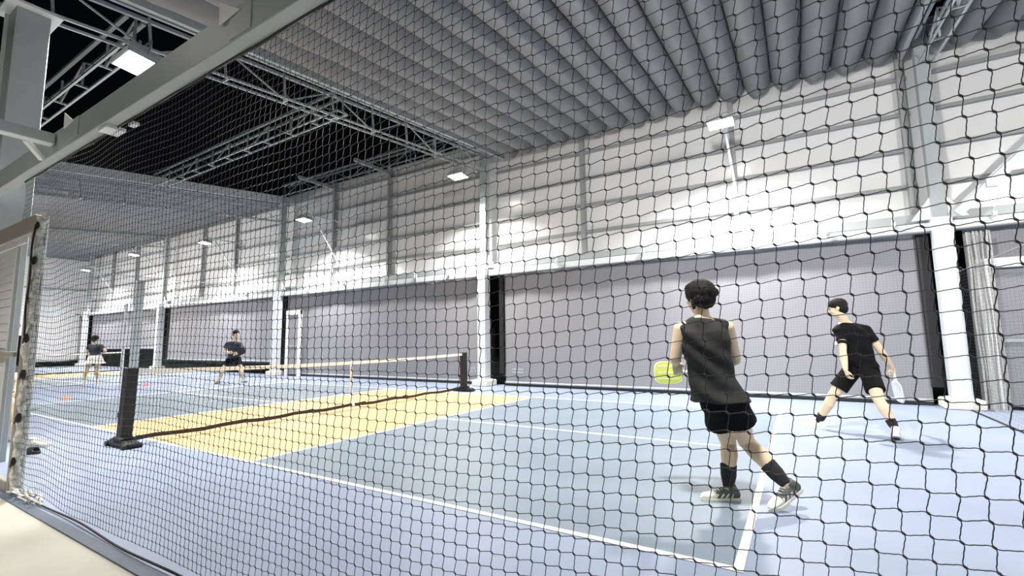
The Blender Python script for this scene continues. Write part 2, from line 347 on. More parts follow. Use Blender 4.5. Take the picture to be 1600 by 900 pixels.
# ---------------------------------------------------------------- portable game nets
def game_net(cx, ynear, yfar, label, frame_label):
    t = empty('game_net', (cx, (ynear+yfar)/2, 0), label, 'net')
    n = 24; L = yfar-ynear; top = lambda s: 0.914-0.05*math.sin(math.pi*s)
    nu = int(L/0.045)
    plain_net('netting', t, (cx, ynear, 0.09), (0, L/nu, 0), (0, 0, 0.0445), nu, 17, 0.0011, M['cord_fine'])
    mb = MB(); P = [(cx, ynear+L*i/n, top(i/n)) for i in range(n+1)]
    for a, b in zip(P[:-1], P[1:]): mb.bar(Vector(a)-Vector((0, 0, 0.028)), Vector(b)-Vector((0, 0, 0.028)), 0.012, 0.056)
    mb.build('top_tape', M['tape'], t)
    P = [(cx+0.004*math.sin(i*2.1), ynear+L*i/n, 0.075+0.012*math.sin(i*1.7)) for i in range(n+1)]
    mb = MB()
    for a, b in zip(P[:-1], P[1:]): mb.bar(a, b, 0.014, 0.05)
    for i in (5, 9, 13, 17): mb.bar((cx, ynear+L*i/n-0.06, 0.10), (cx, ynear+L*i/n+0.06, 0.105), 0.02, 0.02)
    mb.build('bottom_tape', M['brown'], t)
    mb = MB(); ym = (ynear+yfar)/2
    mb.bar((cx-0.008, ym, 0.87), (cx-0.008, ym+0.005, 0.30), 0.055, 0.005, (1, 0, 0)).bar((cx-0.008, ym+0.005, 0.30), (cx+0.02, ym+0.06, 0.03), 0.055, 0.005, (1, 0, 0))
    mb.build('centre_strap', M['tape'], t)
    return t
def net_post(x, y, label, s=1):
    t = empty('net_post', (x, y, 0), label, 'post', 'posts of the near game net')
    MB().bar((x, y, 0.07), (x, y+0.02*s, 0.93), 0.115, 0.13, (1, 0, 0)).build('padded_post', M['black'], t)
    MB().box((x-0.27, y-0.085, 0.0), (x+0.27, y+0.085, 0.085), 0.03).box((x-0.12, y-0.08, 0.08), (x+0.12, y+0.08, 0.12), 0.015).build('base', M['black'], t)
    MB().box((x-0.135, y-0.04, 0.33), (x-0.05, y+0.04, 0.40), 0.01).tube([(x-0.12, y, 0.365), (x-0.17, y, 0.36)], 0.018, 8).build('crank', M['black'], t)
    for dx in (-0.235, 0.235): MB().tube([(x+dx, y-0.10, 0.03), (x+dx, y+0.10, 0.03)], 0.03, 14).build('wheel', M['black'], t)
    return t
game_net(0.0, -0.26, 6.36, 'portable pickleball net with white top tape across the near orange kitchen', '')
net_post(0.0, -0.31, 'thick black net post on wheeled base at the near sideline, by the camera side')
net_post(0.0, 6.42, 'black net post on wheeled base at the far sideline, near the curtains', -1)
game_net(-19.4, 0.2, 6.3, 'distant pickleball net with white tape behind the skirted player', '')

# ---------------------------------------------------------------- steel columns with plinths
for n_, (x, lab) in enumerate(zip(COLX, ('pale steel column at the right end of the far wall, with a diagonal brace', 'pale steel column on the far wall behind the far end of the near net',
        'pale steel column on the far wall, right of the dark-shirted far player', 'pale steel column on the far wall between the divider post and the far player', 'pale steel column in the far left corner by the end wall'))):
    t = empty('steel_column', (x, 7.8, 0), lab, 'column', 'columns along the far wall')
    MB().box((x-0.13, 7.66, 0.16), (x+0.13, 7.92, 3.22), 0.006).build('lower_shaft', M['steel_light'], t)
    MB().box((x-0.10, 7.76, 3.22), (x+0.10, 7.96, 6.9), 0.006).build('upper_shaft', M['steel'], t)
    MB().box((x-0.25, 7.55, 0), (x+0.25, 8.05, 0.165), 0.02).build('plinth', M['cream'], t)
    MB().box((x-0.18, 7.61, 0.165), (x+0.18, 7.97, 0.185), 0.004).build('base_plate', M['steel_light'], t)
    g = MB()
    for s_ in (-1, 1): g.prism([(x+s_*0.10, 7.82, 3.22), (x+s_*0.38, 7.82, 3.22), (x+s_*0.10, 7.82, 3.62)], (0, 0.03, 0))
    g.build('gusset', M['white'], t)
# near column and its truss support, left of the beam
t = empty('steel_column', (-0.4, -1.40, 0), 'grey steel column at the left edge behind the slatted gate', 'column')
MB().box((-0.55, -1.53, 0), (-0.25, -1.24, 5.05), 0.006).build('shaft', M['steel'], t)
MB().box((-0.58, -1.56, 0), (-0.555, -1.21, 5.05)).build('flange', M['steel_light'], t)
MB().box((-0.66, -1.62, 5.05), (-0.14, -1.16, 5.08)).build('cap_plate', M['steel_light'], t)

# diagonal brace right of the right column
t = empty('diagonal_brace', (9.4, 7.85, 3.2), 'white diagonal bracing bar rising to the right from the right column', 'brace')
MB().bar((9.42, 7.60, 3.22), (12.2, 7.60, 6.0), 0.09, 0.13).build('bar', M['steel_light'], t)
MB().bar((9.50, 7.66, 3.40), (12.2, 7.66, 6.1), 0.04, 0.05).build('rod', M['steel_light'], t)
for q in (0.16, 0.36): 
    c_ = Vector((9.42, 7.56, 3.22)).lerp(Vector((12.2, 7.56, 6.0)), q)
    MB().box(c_-Vector((0.07, 0.04, 0.07)), c_+Vector((0.07, 0.06, 0.07)), 0.008).build('clamp', M['white'], t)

# ---------------------------------------------------------------- horizontal rail with hooks
t = empty('curtain_rail', (-8, 7.88, 3.0), 'long pale steel rail with small pulleys along the top of the grey curtains', 'rail')
MB().box((XL, 7.84, 3.02), (XR, 7.96, 3.17), 0.006).build('beam', M['steel_light'], t)
MB().box((XL, 7.80, 2.995), (XR, 7.96, 3.018)).build('lip', M['steel_dark'], t)
for x in (-26, -23.5, -17, -14.5, -12.2, -8.2, -6.2, -4.3, -2.9, -1.6, 1.9, 4.1, 7.6, 8.6, 9.9, 11):
    z = 3.2
    h_ = MB().box((x-0.012, 7.80, z-0.10), (x+0.012, 7.84, z+0.08)).bar((x, 7.80, z+0.05), (x, 7.72, z+0.10), 0.02, 0.02).tube([(x-0.02, 7.76, z-0.02), (x+0.03, 7.76, z-0.02)], 0.045, 12)
    h_.build('pulley', M['white'], t)

# ---------------------------------------------------------------- wall curtains
def curtain(x0, x1, zb, label, seed):
    t = empty('windscreen_curtain', ((x0+x1)/2, 8.02, zb), label, 'curtain', 'roll-down curtains of the far wall')
    nx, nz = int((x1-x0)*16), 44
    X = np.linspace(x0, x1, nx); Z = np.linspace(zb+0.06, 3.16, nz); XX, ZZ = np.meshgrid(X, Z, indexing='ij')
    top = (ZZ-zb)/(3.1-zb)
    Y = 8.03+0.010*np.sin(XX*5.1+seed)*top+0.014*np.sin(XX*1.9+ZZ*1.1+seed*2)+0.006*np.sin(XX*13+seed)*top**2
    # soft diagonal pull lines from the upper corners
    Y = Y+0.010*np.exp(-((XX-x0)*0.9-(3.1-ZZ)*0.8)**2*1.5)+0.008*np.exp(-((x1-XX)*0.8-(3.1-ZZ)*1.0)**2*1.5)
    ZZ2 = ZZ-0.05*np.sin(np.pi*(XX-x0)/(x1-x0))*top**6*0
    V = np.stack([XX, Y, ZZ2], -1).reshape(-1, 3); idx = np.arange(nx*nz).reshape(nx, nz)
    F = np.stack([idx[:-1, :-1], idx[1:, :-1], idx[1:, 1:], idx[:-1, 1:]], -1).reshape(-1, 4)
    o = link('fabric', np_mesh('fabric', V, F, M['curtain'], True), t)
    md = o.modifiers.new('thickness', 'SOLIDIFY'); md.thickness = 0.003
    MB().tube([(x0, 8.03, zb+0.09), (x1, 8.03, zb+0.09)], 0.03, 12).build('bottom_bar', M['steel'], t)
    MB().box((x0, 8.012, zb+0.015), (x1, 8.045, zb+0.065)).build('bottom_gap_dark', M['black'], t)  # black strip painted in for the dark gap beneath the bar
    return t
cur = []
cur.append(curtain(0.17, 8.93, 0.0, 'grey roll-down windscreen curtain behind the two players on the right', 0.3))
cur.append(curtain(-9.75, -0.62, 0.0, 'grey roll-down windscreen curtain behind the near net, beside the white door frame', 1.3))
cur.append(curtain(-19.35, -10.35, 0.42, 'grey windscreen curtain raised a little off the floor behind the far dark-shirted player', 2.1))
cur.append(curtain(-29.1, -20.0, 0.95, 'grey windscreen curtain raised highest, beside the far corner column', 3.3))
cur.append(curtain(9.55, 13.1, 0.0, 'grey windscreen curtain at the far right behind the white door frame', 4.1))
def strap(x0, x1, parent):  # black strip standing in for night darkness in the gap beside the column
    MB().box((x0, 7.99, 0.32), (x1, 8.01, 3.0)).build('side_gap_dark', M['black'], parent)
strap(8.93, 9.09, cur[0]); strap(0.02, 0.16, cur[0]); strap(-9.86, -9.76, cur[1]); strap(-19.42, -19.3, cur[2])
def ink(parent, x, z, wd, n=2):
    mb = MB(); rr = random.Random(int(x*10))
    for r_ in range(n):
        zz = z-r_*0.075; xx = x
        while xx < x+wd:
            w_ = rr.uniform(0.012, 0.03)
            if rr.random() < 0.85:
                mb.box((xx, 7.985, zz), (xx+w_*0.35, 7.989, zz+0.045)); mb.box((xx, 7.985, zz+rr.choice([0, 0.02, 0.038])), (xx+w_, 7.989, zz+rr.choice([0.045, 0.03, 0.047])))
            xx += w_+0.012
    mb.build('printed_label', M['haze'], parent)
ink(cur[0], 0.42, 0.42, 0.34); ink(cur[4], 9.78, 0.47, 0.34, 3); ink(cur[1], -0.95, 0.42, 0.18)
# end wall curtain
t = empty('end_curtain', (-30.45, 3, 0.3), 'grey windscreen curtain across the far end wall at the left', 'curtain')
nx, nz = 90, 30; Yv = np.linspace(-4, 7.9, nx); Z = np.linspace(0.33, 3.08, nz); A, B = np.meshgrid(Yv, Z, indexing='ij')
V = np.stack([-30.5+0.02*np.sin(A*2.4+B), A, B], -1).reshape(-1, 3); idx = np.arange(nx*nz).reshape(nx, nz)
F = np.stack([idx[:-1, :-1], idx[:-1, 1:], idx[1:, 1:], idx[1:, :-1]], -1).reshape(-1, 4)
o = link('fabric', np_mesh('fabric', V, F, M['slat'], True), t); o.modifiers.new('thickness', 'SOLIDIFY').thickness = 0.004
MB().tube([(-30.5, -4, 0.32), (-30.5, 7.5, 0.32)], 0.03, 10).build('bottom_bar', M['steel'], t)

# door frames in front of the curtains
def door_frame(x0, x1, h, y, label, ww=0.11, panel=True):
    t = empty('door_frame', ((x0+x1)/2, y, 0), label, 'door')
    MB().box((x0, y-0.05, 0), (x0+ww, y+0.05, h), 0.006).build('jamb', M['white'], t)
    MB().box((x1-ww, y-0.05, 0), (x1, y+0.05, h), 0.006).build('jamb', M['white'], t)
    MB().box((x0, y-0.06, h-0.16), (x1, y+0.06, h), 0.006).build('lintel', M['white'], t)
    MB().box((x0+ww, y-0.01, h-0.26), (x1-ww, y+0.03, h-0.19)).build('roller', M['steel_dark'], t)
    MB().box((x0+ww, y+0.0, 0.06), (x1-ww, y+0.01, h-0.2)).build('screen', M['curtain'], t)
    MB().box((x0+ww, y-0.02, 1.08), (x1-ww, y+0.0, 1.13)).build('mid_rail', M['steel'], t)
    return t
door_frame(-9.45, -8.60, 2.42, 7.86, 'narrow white door frame standing right of the far wall column, left of the near net strap')
door_frame(9.62, 11.2, 2.46, 7.9, 'wide white door frame cut off by the right edge of the view', 0.15)

# ---------------------------------------------------------------- roof: scalloped canopy and trusses
def canopy(x0, x1, n, label, ya=-4.2, yb=8.12, z0=5.55, amp=0.27):
    t = empty('roof_canopy', ((x0+x1)/2, 2, z0), label, 'canopy', 'scalloped retractable roof fabric')
    pw = (x1-x0)/n; per = 16; ny = 44
    ys = np.linspace(ya, yb, ny); fr = np.tile(np.arange(per+1)/per, n); rib = np.repeat(np.arange(n), per+1); U = rib+fr
    prof = np.abs(2*fr-1)**2.0; wv = rng.uniform(-1, 1, n+1)
    YY, UU = np.meshgrid(ys, U, indexing='ij'); PR = np.broadcast_to(prof, YY.shape); R = np.broadcast_to(wv[rib], YY.shape)
    zz = z0+0.10*YY+amp*PR+0.014*R*(1-PR)+(1-PR)*0.014*np.sin(YY*2.3+R*9)+(1-PR)*0.008*np.sin(YY*7+UU*6)
    xx = x0+UU*pw+0.012*np.sin(YY*1.7+R*5)*(1-PR)
    V = np.stack([xx, YY, zz], -1).reshape(-1, 3); idx = np.arange(ny*len(U)).reshape(ny, len(U))
    F = np.stack([idx[:-1, :-1], idx[:-1, 1:], idx[1:, 1:], idx[1:, :-1]], -1); F = F[:, (np.arange(len(U)-1)+1) % (per+1) != 0].reshape(-1, 4)
    o = link('ribbed_fabric', np_mesh('ribbed_fabric', V, F, M['canopy'], True), t); o.modifiers.new('thickness', 'SOLIDIFY').thickness = 0.006
    # edge beams at both sides
    for xe in (x0-0.05, x1+0.05):
        MB().bar((xe, ya, z0+0.10*ya+0.14), (xe, yb, z0+0.10*yb+0.14), 0.07, 0.26).build('edge_beam', M['steel'], t)
    return t
canopy(0.18, 8.95, 17, 'grey scalloped canopy above the near court')
canopy(9.62, 13.2, 7, 'grey scalloped canopy at the upper right, beyond the right truss')
canopy(-19.5, -10.25, 18, 'grey ribbed canopy with a pale front edge above the middle distance', z0=5.85, amp=0.2)
canopy(-30.4, -19.9, 20, 'grey ribbed canopy over the farthest bay', z0=5.80, amp=0.2)
t = empty('canopy_fascia', (-10.0, 2, 6), 'pale sloping edge band of the middle canopy, below the dark open sky', 'fascia')
MB().bar((-10.02, -4.0, 5.98+0.10*-4.0-0.03), (-10.02, 8.2, 5.98+0.82-0.03+0.10), 0.10, 0.26).build('band', M['steel_light'], t)

def truss(p0, p1, label, wd=0.22, ht=0.5, step=0.95, m1='galv', m2='steel', rt=0.022, grp='roof trusses'):
    p0, p1 = Vector(p0), Vector(p1); d = (p1-p0); L = d.length; d = d/L; sd = d.cross(Vector((0, 0, 1))).normalized()*wd/2; up = sd.cross(d).normalized()*ht
    t = empty('roof_truss', p0, label, 'truss', grp)
    for s_ in (-1, 1): MB().bar(p0+sd*s_, p1+sd*s_, 0.03, 0.035).build('bottom_chord', M[m1], t)
    for s_ in (-1, 1): MB().bar(p0+up+sd*s_, p1+up+sd*s_, 0.05, 0.05).build('top_chord', M[m2], t)
    n = int(L/step)
    for i in range(n+1):
        a = p0+d*(L*i/n); MB().bar(a-sd, a+sd, 0.03, 0.03).build('cross_tie', M[m1], t)
        MB().bar(a, a+up, 0.03, 0.03, d).build('upright', M[m2], t)
        if i < n:
            b = p0+d*(L*(i+1)/n)
            MB().bar(a+(up if i % 2 else up*0), b+(up*0 if i % 2 else up), 0.022, 0.022).build('diagonal', M[m2], t)
    return t
zt = lambda y: 5.27+0.10*y
truss((-0.4, -4.2, zt(-4.2)), (-0.4, 7.8, zt(7.8)), 'lattice roof truss crossing above the near net, at the left end of the near canopy', wd=0.2)
truss((9.28, -4.2, zt(-4.2)), (9.28, 7.8, zt(7.8)), 'lattice roof truss at the upper right above the right column', wd=0.2)
truss((-10.0, -4.2, zt(-4.2)-0.1), (-10.0, 7.8, zt(7.8)-0.1), 'lattice roof truss under the pale edge band of the middle canopy', wd=0.2)
truss((-19.7, -4.2, zt(-4.2)), (-19.7, 7.8, zt(7.8)), 'lattice roof truss between the middle and farthest canopies', wd=0.2)
truss((-10.0, 3.6, 6.15), (-0.4, 3.0, 5.75), 'lattice truss running lengthwise across the dark open roof bay', wd=0.22, ht=0.4, m1='galv', m2='steel_dark')
truss((-10.0, 7.9, 6.98), (-0.4, 7.9, 6.98), 'dark lattice truss along the top of the far wall under the open sky', wd=0.22, ht=0.42, m1='steel_dark', m2='steel_dark')
truss((-19.0, -0.33, 5.36), (-0.6, -0.33, 5.36), 'lattice truss at the upper left, behind the brightest floodlight', wd=0.2, ht=0.4, m1='galv', m2='steel_dark')

# ---------------------------------------------------------------- near box beam that carries the net
t = empty('box_beam', (4, -1.55, 2.8), 'long grey box beam crossing the upper left corner and carrying the black net', 'beam')
MB().box((-0.5, -1.60, 2.80), (8.6, -1.505, 2.995), 0.004).build('beam', M['steel'], t)
for x, z in ((2.09, 3.09), (4.465, 3.065)):
    MB().prism([(x, -1.615, z), (x+0.20, -1.615, z-0.115), (x+0.01, -1.615, z-0.135)], (0, 0.006, 0)).build('gusset_plate', M['white'], t)
    MB().box((x+0.10, -1.606, z-0.25), (x+0.30, -1.60, z-0.10)).build('stub_bracket', M['steel'], t)
MB().box((2.75, -1.585, 2.775), (2.90, -1.47, 2.80)).box((3.02, -1.50, 2.78), (3.10, -1.46, 2.80)).build('clamp', M['white'], t)
t = empty('cross_beam', (1.95, -2.8, 2.9), 'short pale beam meeting the grey box beam at the left edge', 'beam')
MB().box((1.80, -4.2, 2.87), (1.90, -1.61, 2.96), 0.004).build('beam', M['steel_light'], t)
MB().bar((1.80, -1.76, 2.88), (1.64, -1.62, 2.80), 0.03, 0.04).build('strut', M['white'], t)

# ---------------------------------------------------------------- net post bundle and gate at the left
t = empty('wrapped_post', (1.37, -1.52, 0), 'post at the left with the edge of the black net bundled round it and tied', 'post')
MB().tube([(1.40, -1.50, 0), (1.40, -1.50, 2.36)], 0.022, 12).build('pole', M['galv'], t)
bb = []; rr_ = []
for z in np.linspace(0.02, 2.34, 90):
    bb.append((1.415+0.008*math.sin(z*9)+0.004*math.sin(z*31), -1.53+0.006*math.cos(z*13), z)); rr_.append(0.034+0.007*math.sin(z*17)+0.005*math.sin(z*43+1)-0.008*(z > 2.2))
MB().tube(bb, rr_, 14).build('net_bundle', M['wrap'], t)
for z in (0.27, 0.62, 0.98, 1.28, 1.62, 1.95, 2.26):
    MB().tube([(1.425, -1.548, z-0.035), (1.432, -1.556, z), (1.427, -1.55, z+0.035)], [0.015, 0.022, 0.014], 10).tube([(1.43, -1.57, z), (1.455, -1.58, z-0.04)], 0.006, 6).build('tie', M['black'], t)
MB().tube([(1.43+0.004*math.sin(z*20), -1.575+0.004*math.cos(z*14), z) for z in np.linspace(1.3, 2.25, 40)], 0.007, 6).build('lacing_cord', M['black'], t)
lb = MB(); rr2 = random.Random(3)
for q in range(16):
    x = 1.42+q*0.035; lb.tube([(x, -1.53+rr2.uniform(-.04, .04), 0.03), (x+0.05, -1.55+rr2.uniform(-.05, .05), 0.05+rr2.uniform(0, .03)), (x+0.12, -1.53+rr2.uniform(-.04, .04), 0.02)], 0.008, 5)
lb.build('loose_net_end', M['wrap'], t)

t = empty('slatted_gate', (0.5, -1.56, 0), 'pale slatted gate in a taupe frame at the left edge', 'gate')
MB().box((1.275, -1.555, 0.0), (1.33, -1.515, 2.34), 0.006).build('frame_post', M['frame'], t)
MB().box((-1.6, -1.56, 2.22), (1.325, -1.51, 2.38), 0.006).build('frame_header', M['frame'], t)
MB().box((-1.6, -1.575, 2.13), (1.22, -1.56, 2.19), 0.004).build('header_strip', M['slat'], t)
MB().box((-1.6, -1.600, 1.125), (1.30, -1.575, 1.170), 0.004).build('push_bar', M['frame'], t)
MB().box((-1.6, -1.56, 0.0), (1.275, -1.51, 0.09), 0.006).build('threshold', M['frame'], t)
lf = MB()
for q in range(26):
    z = 0.13+q*0.0765
    lf.add([(-1.5, -1.566, z), (0.92, -1.566, z), (0.92, -1.558, z+0.074), (-1.5, -1.558, z+0.074), (-1.5, -1.545, z), (0.92, -1.545, z), (0.92, -1.545, z+0.074), (-1.5, -1.545, z+0.074)],
           [(0, 1, 2, 3), (5, 4, 7, 6), (0, 4, 5, 1), (3, 2, 6, 7), (1, 5, 6, 2), (0, 3, 7, 4)])
lf.build('slatted_leaf', M['slat'], t)
MB().box((0.92, -1.572, 0.10), (0.955, -1.54, 2.14), 0.004).build('leaf_stile', M['slat'], t)
MB().box((0.955, -1.565, 0.10), (0.962, -1.545, 2.14)).build('seal', M['steel'], t)

# ---------------------------------------------------------------- floodlights
def floodlight(x, y, z, label, tilt, watt, arm=None, grp='floodlights', spread=2.4):
    t = empty('floodlight', (x, y, z), label, 'floodlight', grp)
    c, s_ = math.cos(tilt), math.sin(tilt)
    K_ = 1.25 if y < 0 and x > -8 else 1.05
    def L(px, py, pz): px, py, pz = px*K_, py*K_, pz*K_; return (x+px, y+py*c-pz*s_, z+py*s_+pz*c)
    def bx(mb, a, b):
        P = [L(i, j, k_) for i in (a[0], b[0]) for j in (a[1], b[1]) for k_ in (a[2], b[2])]
        mb.add(P, [(0, 1, 3, 2), (4, 6, 7, 5), (0, 4, 5, 1), (2, 3, 7, 6), (0, 2, 6, 4), (1, 5, 7, 3)])
        return mb
    hb = bx(MB(), (-0.23, -0.17, 0.0), (0.23, 0.17, 0.05))
    for q in range(9): bx(hb, (-0.2+q*0.05, -0.15, 0.05), (-0.192+q*0.05, 0.15, 0.10))
    for a, b in (((-0.23, -0.17, -0.02), (0.23, -0.155, 0.0)), ((-0.23, 0.155, -0.02), (0.23, 0.17, 0.0)), ((-0.23, -0.17, -0.02), (-0.215, 0.17, 0.0)), ((0.215, -0.17, -0.02), (0.23, 0.17, 0.0))): bx(hb, a, b)
    hb.build('housing', M['steel'], t)
    bx(MB(), (-0.212, -0.152, -0.010), (0.212, 0.152, -0.001)).build('lens', M['lens'], t)
    MB().tube([L(-0.24, 0, 0.02), L(-0.24, 0, 0.2), L(0.24, 0, 0.2), L(0.24, 0, 0.02)], 0.012, 6).build('yoke', M['galv'], t)
    ld = bpy.data.lights.new('flood_beam', 'AREA'); ld.shape = 'RECTANGLE'; ld.size = 0.42; ld.size_y = 0.30; ld.energy = watt; ld.color = (1.0, 0.975, 0.93); ld.spread = spread
    lo = bpy.data.objects.new('flood_beam', ld); COL.objects.link(lo); lo.parent = t; lo.location = Vector(L(0, 0, -0.016))-Vector((x, y, z)); lo.rotation_euler = (tilt, 0, 0)
    if arm == 'wall':
        MB().bar((x, y, z+0.22), (x, 8.298, z+0.22), 0.05, 0.05).build('arm', M['steel_light'], t)
        MB().bar((x+0.02, y+0.35, z+0.2), (x+0.1, 8.2, z-1.35), 0.045, 0.045).build('stay', M['steel_light'], t)
    else:
        MB().tube([(x, y, z+0.2), (x, y, 5.66 if y < 6 and x > 0 else (5.36 if y < 0 else z+0.46))], 0.02, 8).build('hanger', M['galv'], t)
    return t
far = [(12.65, 'wall', 'floodlight on a wall arm off the right edge'), (6.0, 'wall', 'glaring square floodlight on a bent arm above the two right-hand players'), (-0.48, None, 'floodlight under the roof truss end, above the far net post'),
       (-7.1, 'wall', 'floodlight on a wall arm below the open sky corner, above the white door frame'), (-13.7, 'wall', 'floodlight just left of the pale fascia end, above the far dark-shirted player'),
       (-20.5, 'wall', 'small distant floodlight, second from the left in the far row'), (-26.6, 'wall', 'smallest and leftmost floodlight of the far row, by the end wall')]
zz_ = {-0.48: 5.6, -20.5: 5.6}
for x, a, lab in far: floodlight(x, 6.8, zz_.get(x, 5.38), lab, math.radians(-6), FAR_W, a, 'floodlights along the far wall', SPREAD_FAR)
for x, lab in ((12.65, 'near-side floodlight outside the right edge of the view'), (6.3, 'near-side floodlight overhead, outside the top of the view'), (-0.4, 'largest, blinding floodlight in the upper left above the box beam'), (-7.1, 'floodlight at the left edge just below the cross beam'), (-13.8, 'near-side floodlight hidden behind the slatted gate'),
          (-20.5, 'distant near-side floodlight hidden beyond the gate'), (-26.6, 'near-side floodlight by the far end wall, hidden behind the gate')):
    floodlight(x, -0.33, 5.02 if x > -10 else 5.2, lab, math.radians(-6 if x in (-0.4, -7.1) else 50), NEAR_W, None, 'floodlights along the near side', SPREAD_NEAR)
for x, lab in ((1.2, 'unseen floodlight added behind the photographer to light the walkway, towards the gate'), (8.4, 'unseen floodlight added behind the photographer to light the walkway, to the right')):
    floodlight(x, -3.7, 4.9, lab, math.radians(0), WALK_W, None, 'unseen floodlights added to light the concrete walkway', math.radians(75))  # unseen pair, added so the concrete gets light; positions guessed

# ---------------------------------------------------------------- people
JO = {}
JO['A']=dict(head=(6.404, 0.991, 1.516), neck=(6.413, 0.974, 1.383), sl=(6.284, 0.918, 1.283), el=(6.218, 0.913, 1.061), wl=(6.187, 1.07, 1.025), hl=(6.191, 1.155, 0.888), sr=(6.553, 1.059, 1.289), er=(6.605, 1.184, 1.044), wr=(6.364, 1.33, 0.948), hr=(6.282, 1.315, 0.936), hipl=(6.468, 1.007, 0.758), hipr=(6.576, 1.05, 0.759), kl=(6.509, 1.266, 0.409), kr=(6.639, 1.229, 0.429), al=(6.503, 1.169, 0.112), ar=(6.887, 1.146, 0.173), tl=(6.306, 1.072, 0.039), tr=(6.761, 1.045, 0.047), pelvis=(6.517, 1.037, 0.767), waist=(6.46, 1.002, 0.918), chest=(6.427, 0.982, 1.156), hem=(6.5, 1.027, 0.744), pad=(6.09, 1.21, 0.933))
JO['B']=dict(head=(7.483, 4.589, 1.572), neck=(7.548, 4.629, 1.405), sl=(7.504, 4.602, 1.289), el=(7.487, 4.452, 1.015), wl=(7.492, 4.361, 0.805), hl=(7.509, 4.348, 0.704), sr=(7.766, 4.704, 1.285), er=(7.909, 4.733, 1.0), wr=(8.005, 4.85, 0.811), hr=(8.023, 4.884, 0.745), hipl=(7.589, 4.724, 0.777), hipr=(7.742, 4.654, 0.785), kl=(7.341, 4.679, 0.428), kr=(7.798, 4.372, 0.432), al=(7.174, 4.752, 0.111), ar=(7.91, 4.264, 0.137), tl=(6.977, 4.773, 0.102), tr=(7.926, 4.415, 0.011), pelvis=(7.676, 4.707, 0.796), waist=(7.656, 4.695, 0.984), chest=(7.624, 4.676, 1.205), hem=(7.677, 4.708, 0.813), pad=(8.056, 4.939, 0.501))
JO['C']=dict(head=(-7.894, 5.165, 1.51), neck=(-7.935, 5.14, 1.293), sl=(-7.761, 5.246, 1.192), el=(-7.601, 5.226, 1.015), wl=(-7.511, 5.047, 0.924), hl=(-7.535, 4.986, 0.906), sr=(-8.117, 5.029, 1.197), er=(-8.14, 4.956, 1.002), wr=(-7.781, 4.906, 0.946), hr=(-7.662, 4.92, 0.927), hipl=(-7.825, 5.207, 0.741), hipr=(-8.011, 5.093, 0.744), kl=(-7.606, 5.224, 0.356), kr=(-8.123, 4.908, 0.344), al=(-7.794, 5.401, 0.046), ar=(-8.138, 4.84, 0.021), tl=(-7.59, 5.409, -0.006), tr=(-8.042, 4.723, -0.041), pelvis=(-7.927, 5.144, 0.762), waist=(-7.934, 5.141, 0.9), chest=(-7.943, 5.135, 1.116), hem=(-7.927, 5.144, 0.762), pad=(-7.37, 5.063, 0.981))
JO['D']=dict(head=(-12.304, 3.098, 1.413), neck=(-12.292, 3.105, 1.249), sl=(-12.445, 3.011, 1.19), el=(-12.521, 2.965, 1.028), wl=(-12.701, 3.09, 0.921), hl=(-12.737, 3.149, 0.919), sr=(-12.129, 3.204, 1.185), er=(-11.996, 3.286, 1.041), wr=(-12.329, 3.317, 0.937), hr=(-12.471, 3.312, 0.936), hipl=(-12.348, 3.071, 0.822), hipr=(-12.19, 3.167, 0.82), kl=(-12.476, 2.992, 0.439), kr=(-12.178, 3.175, 0.415), al=(-12.501, 2.977, 0.078), ar=(-12.278, 3.231, 0.045), tl=(-12.792, 3.034, 0.022), tr=(-12.547, 3.301, -0.011), pelvis=(-12.262, 3.123, 0.841), waist=(-12.271, 3.118, 0.963), chest=(-12.281, 3.112, 1.106), hem=(-12.266, 3.121, 0.902), pad=(-12.633, 3.248, 0.917))

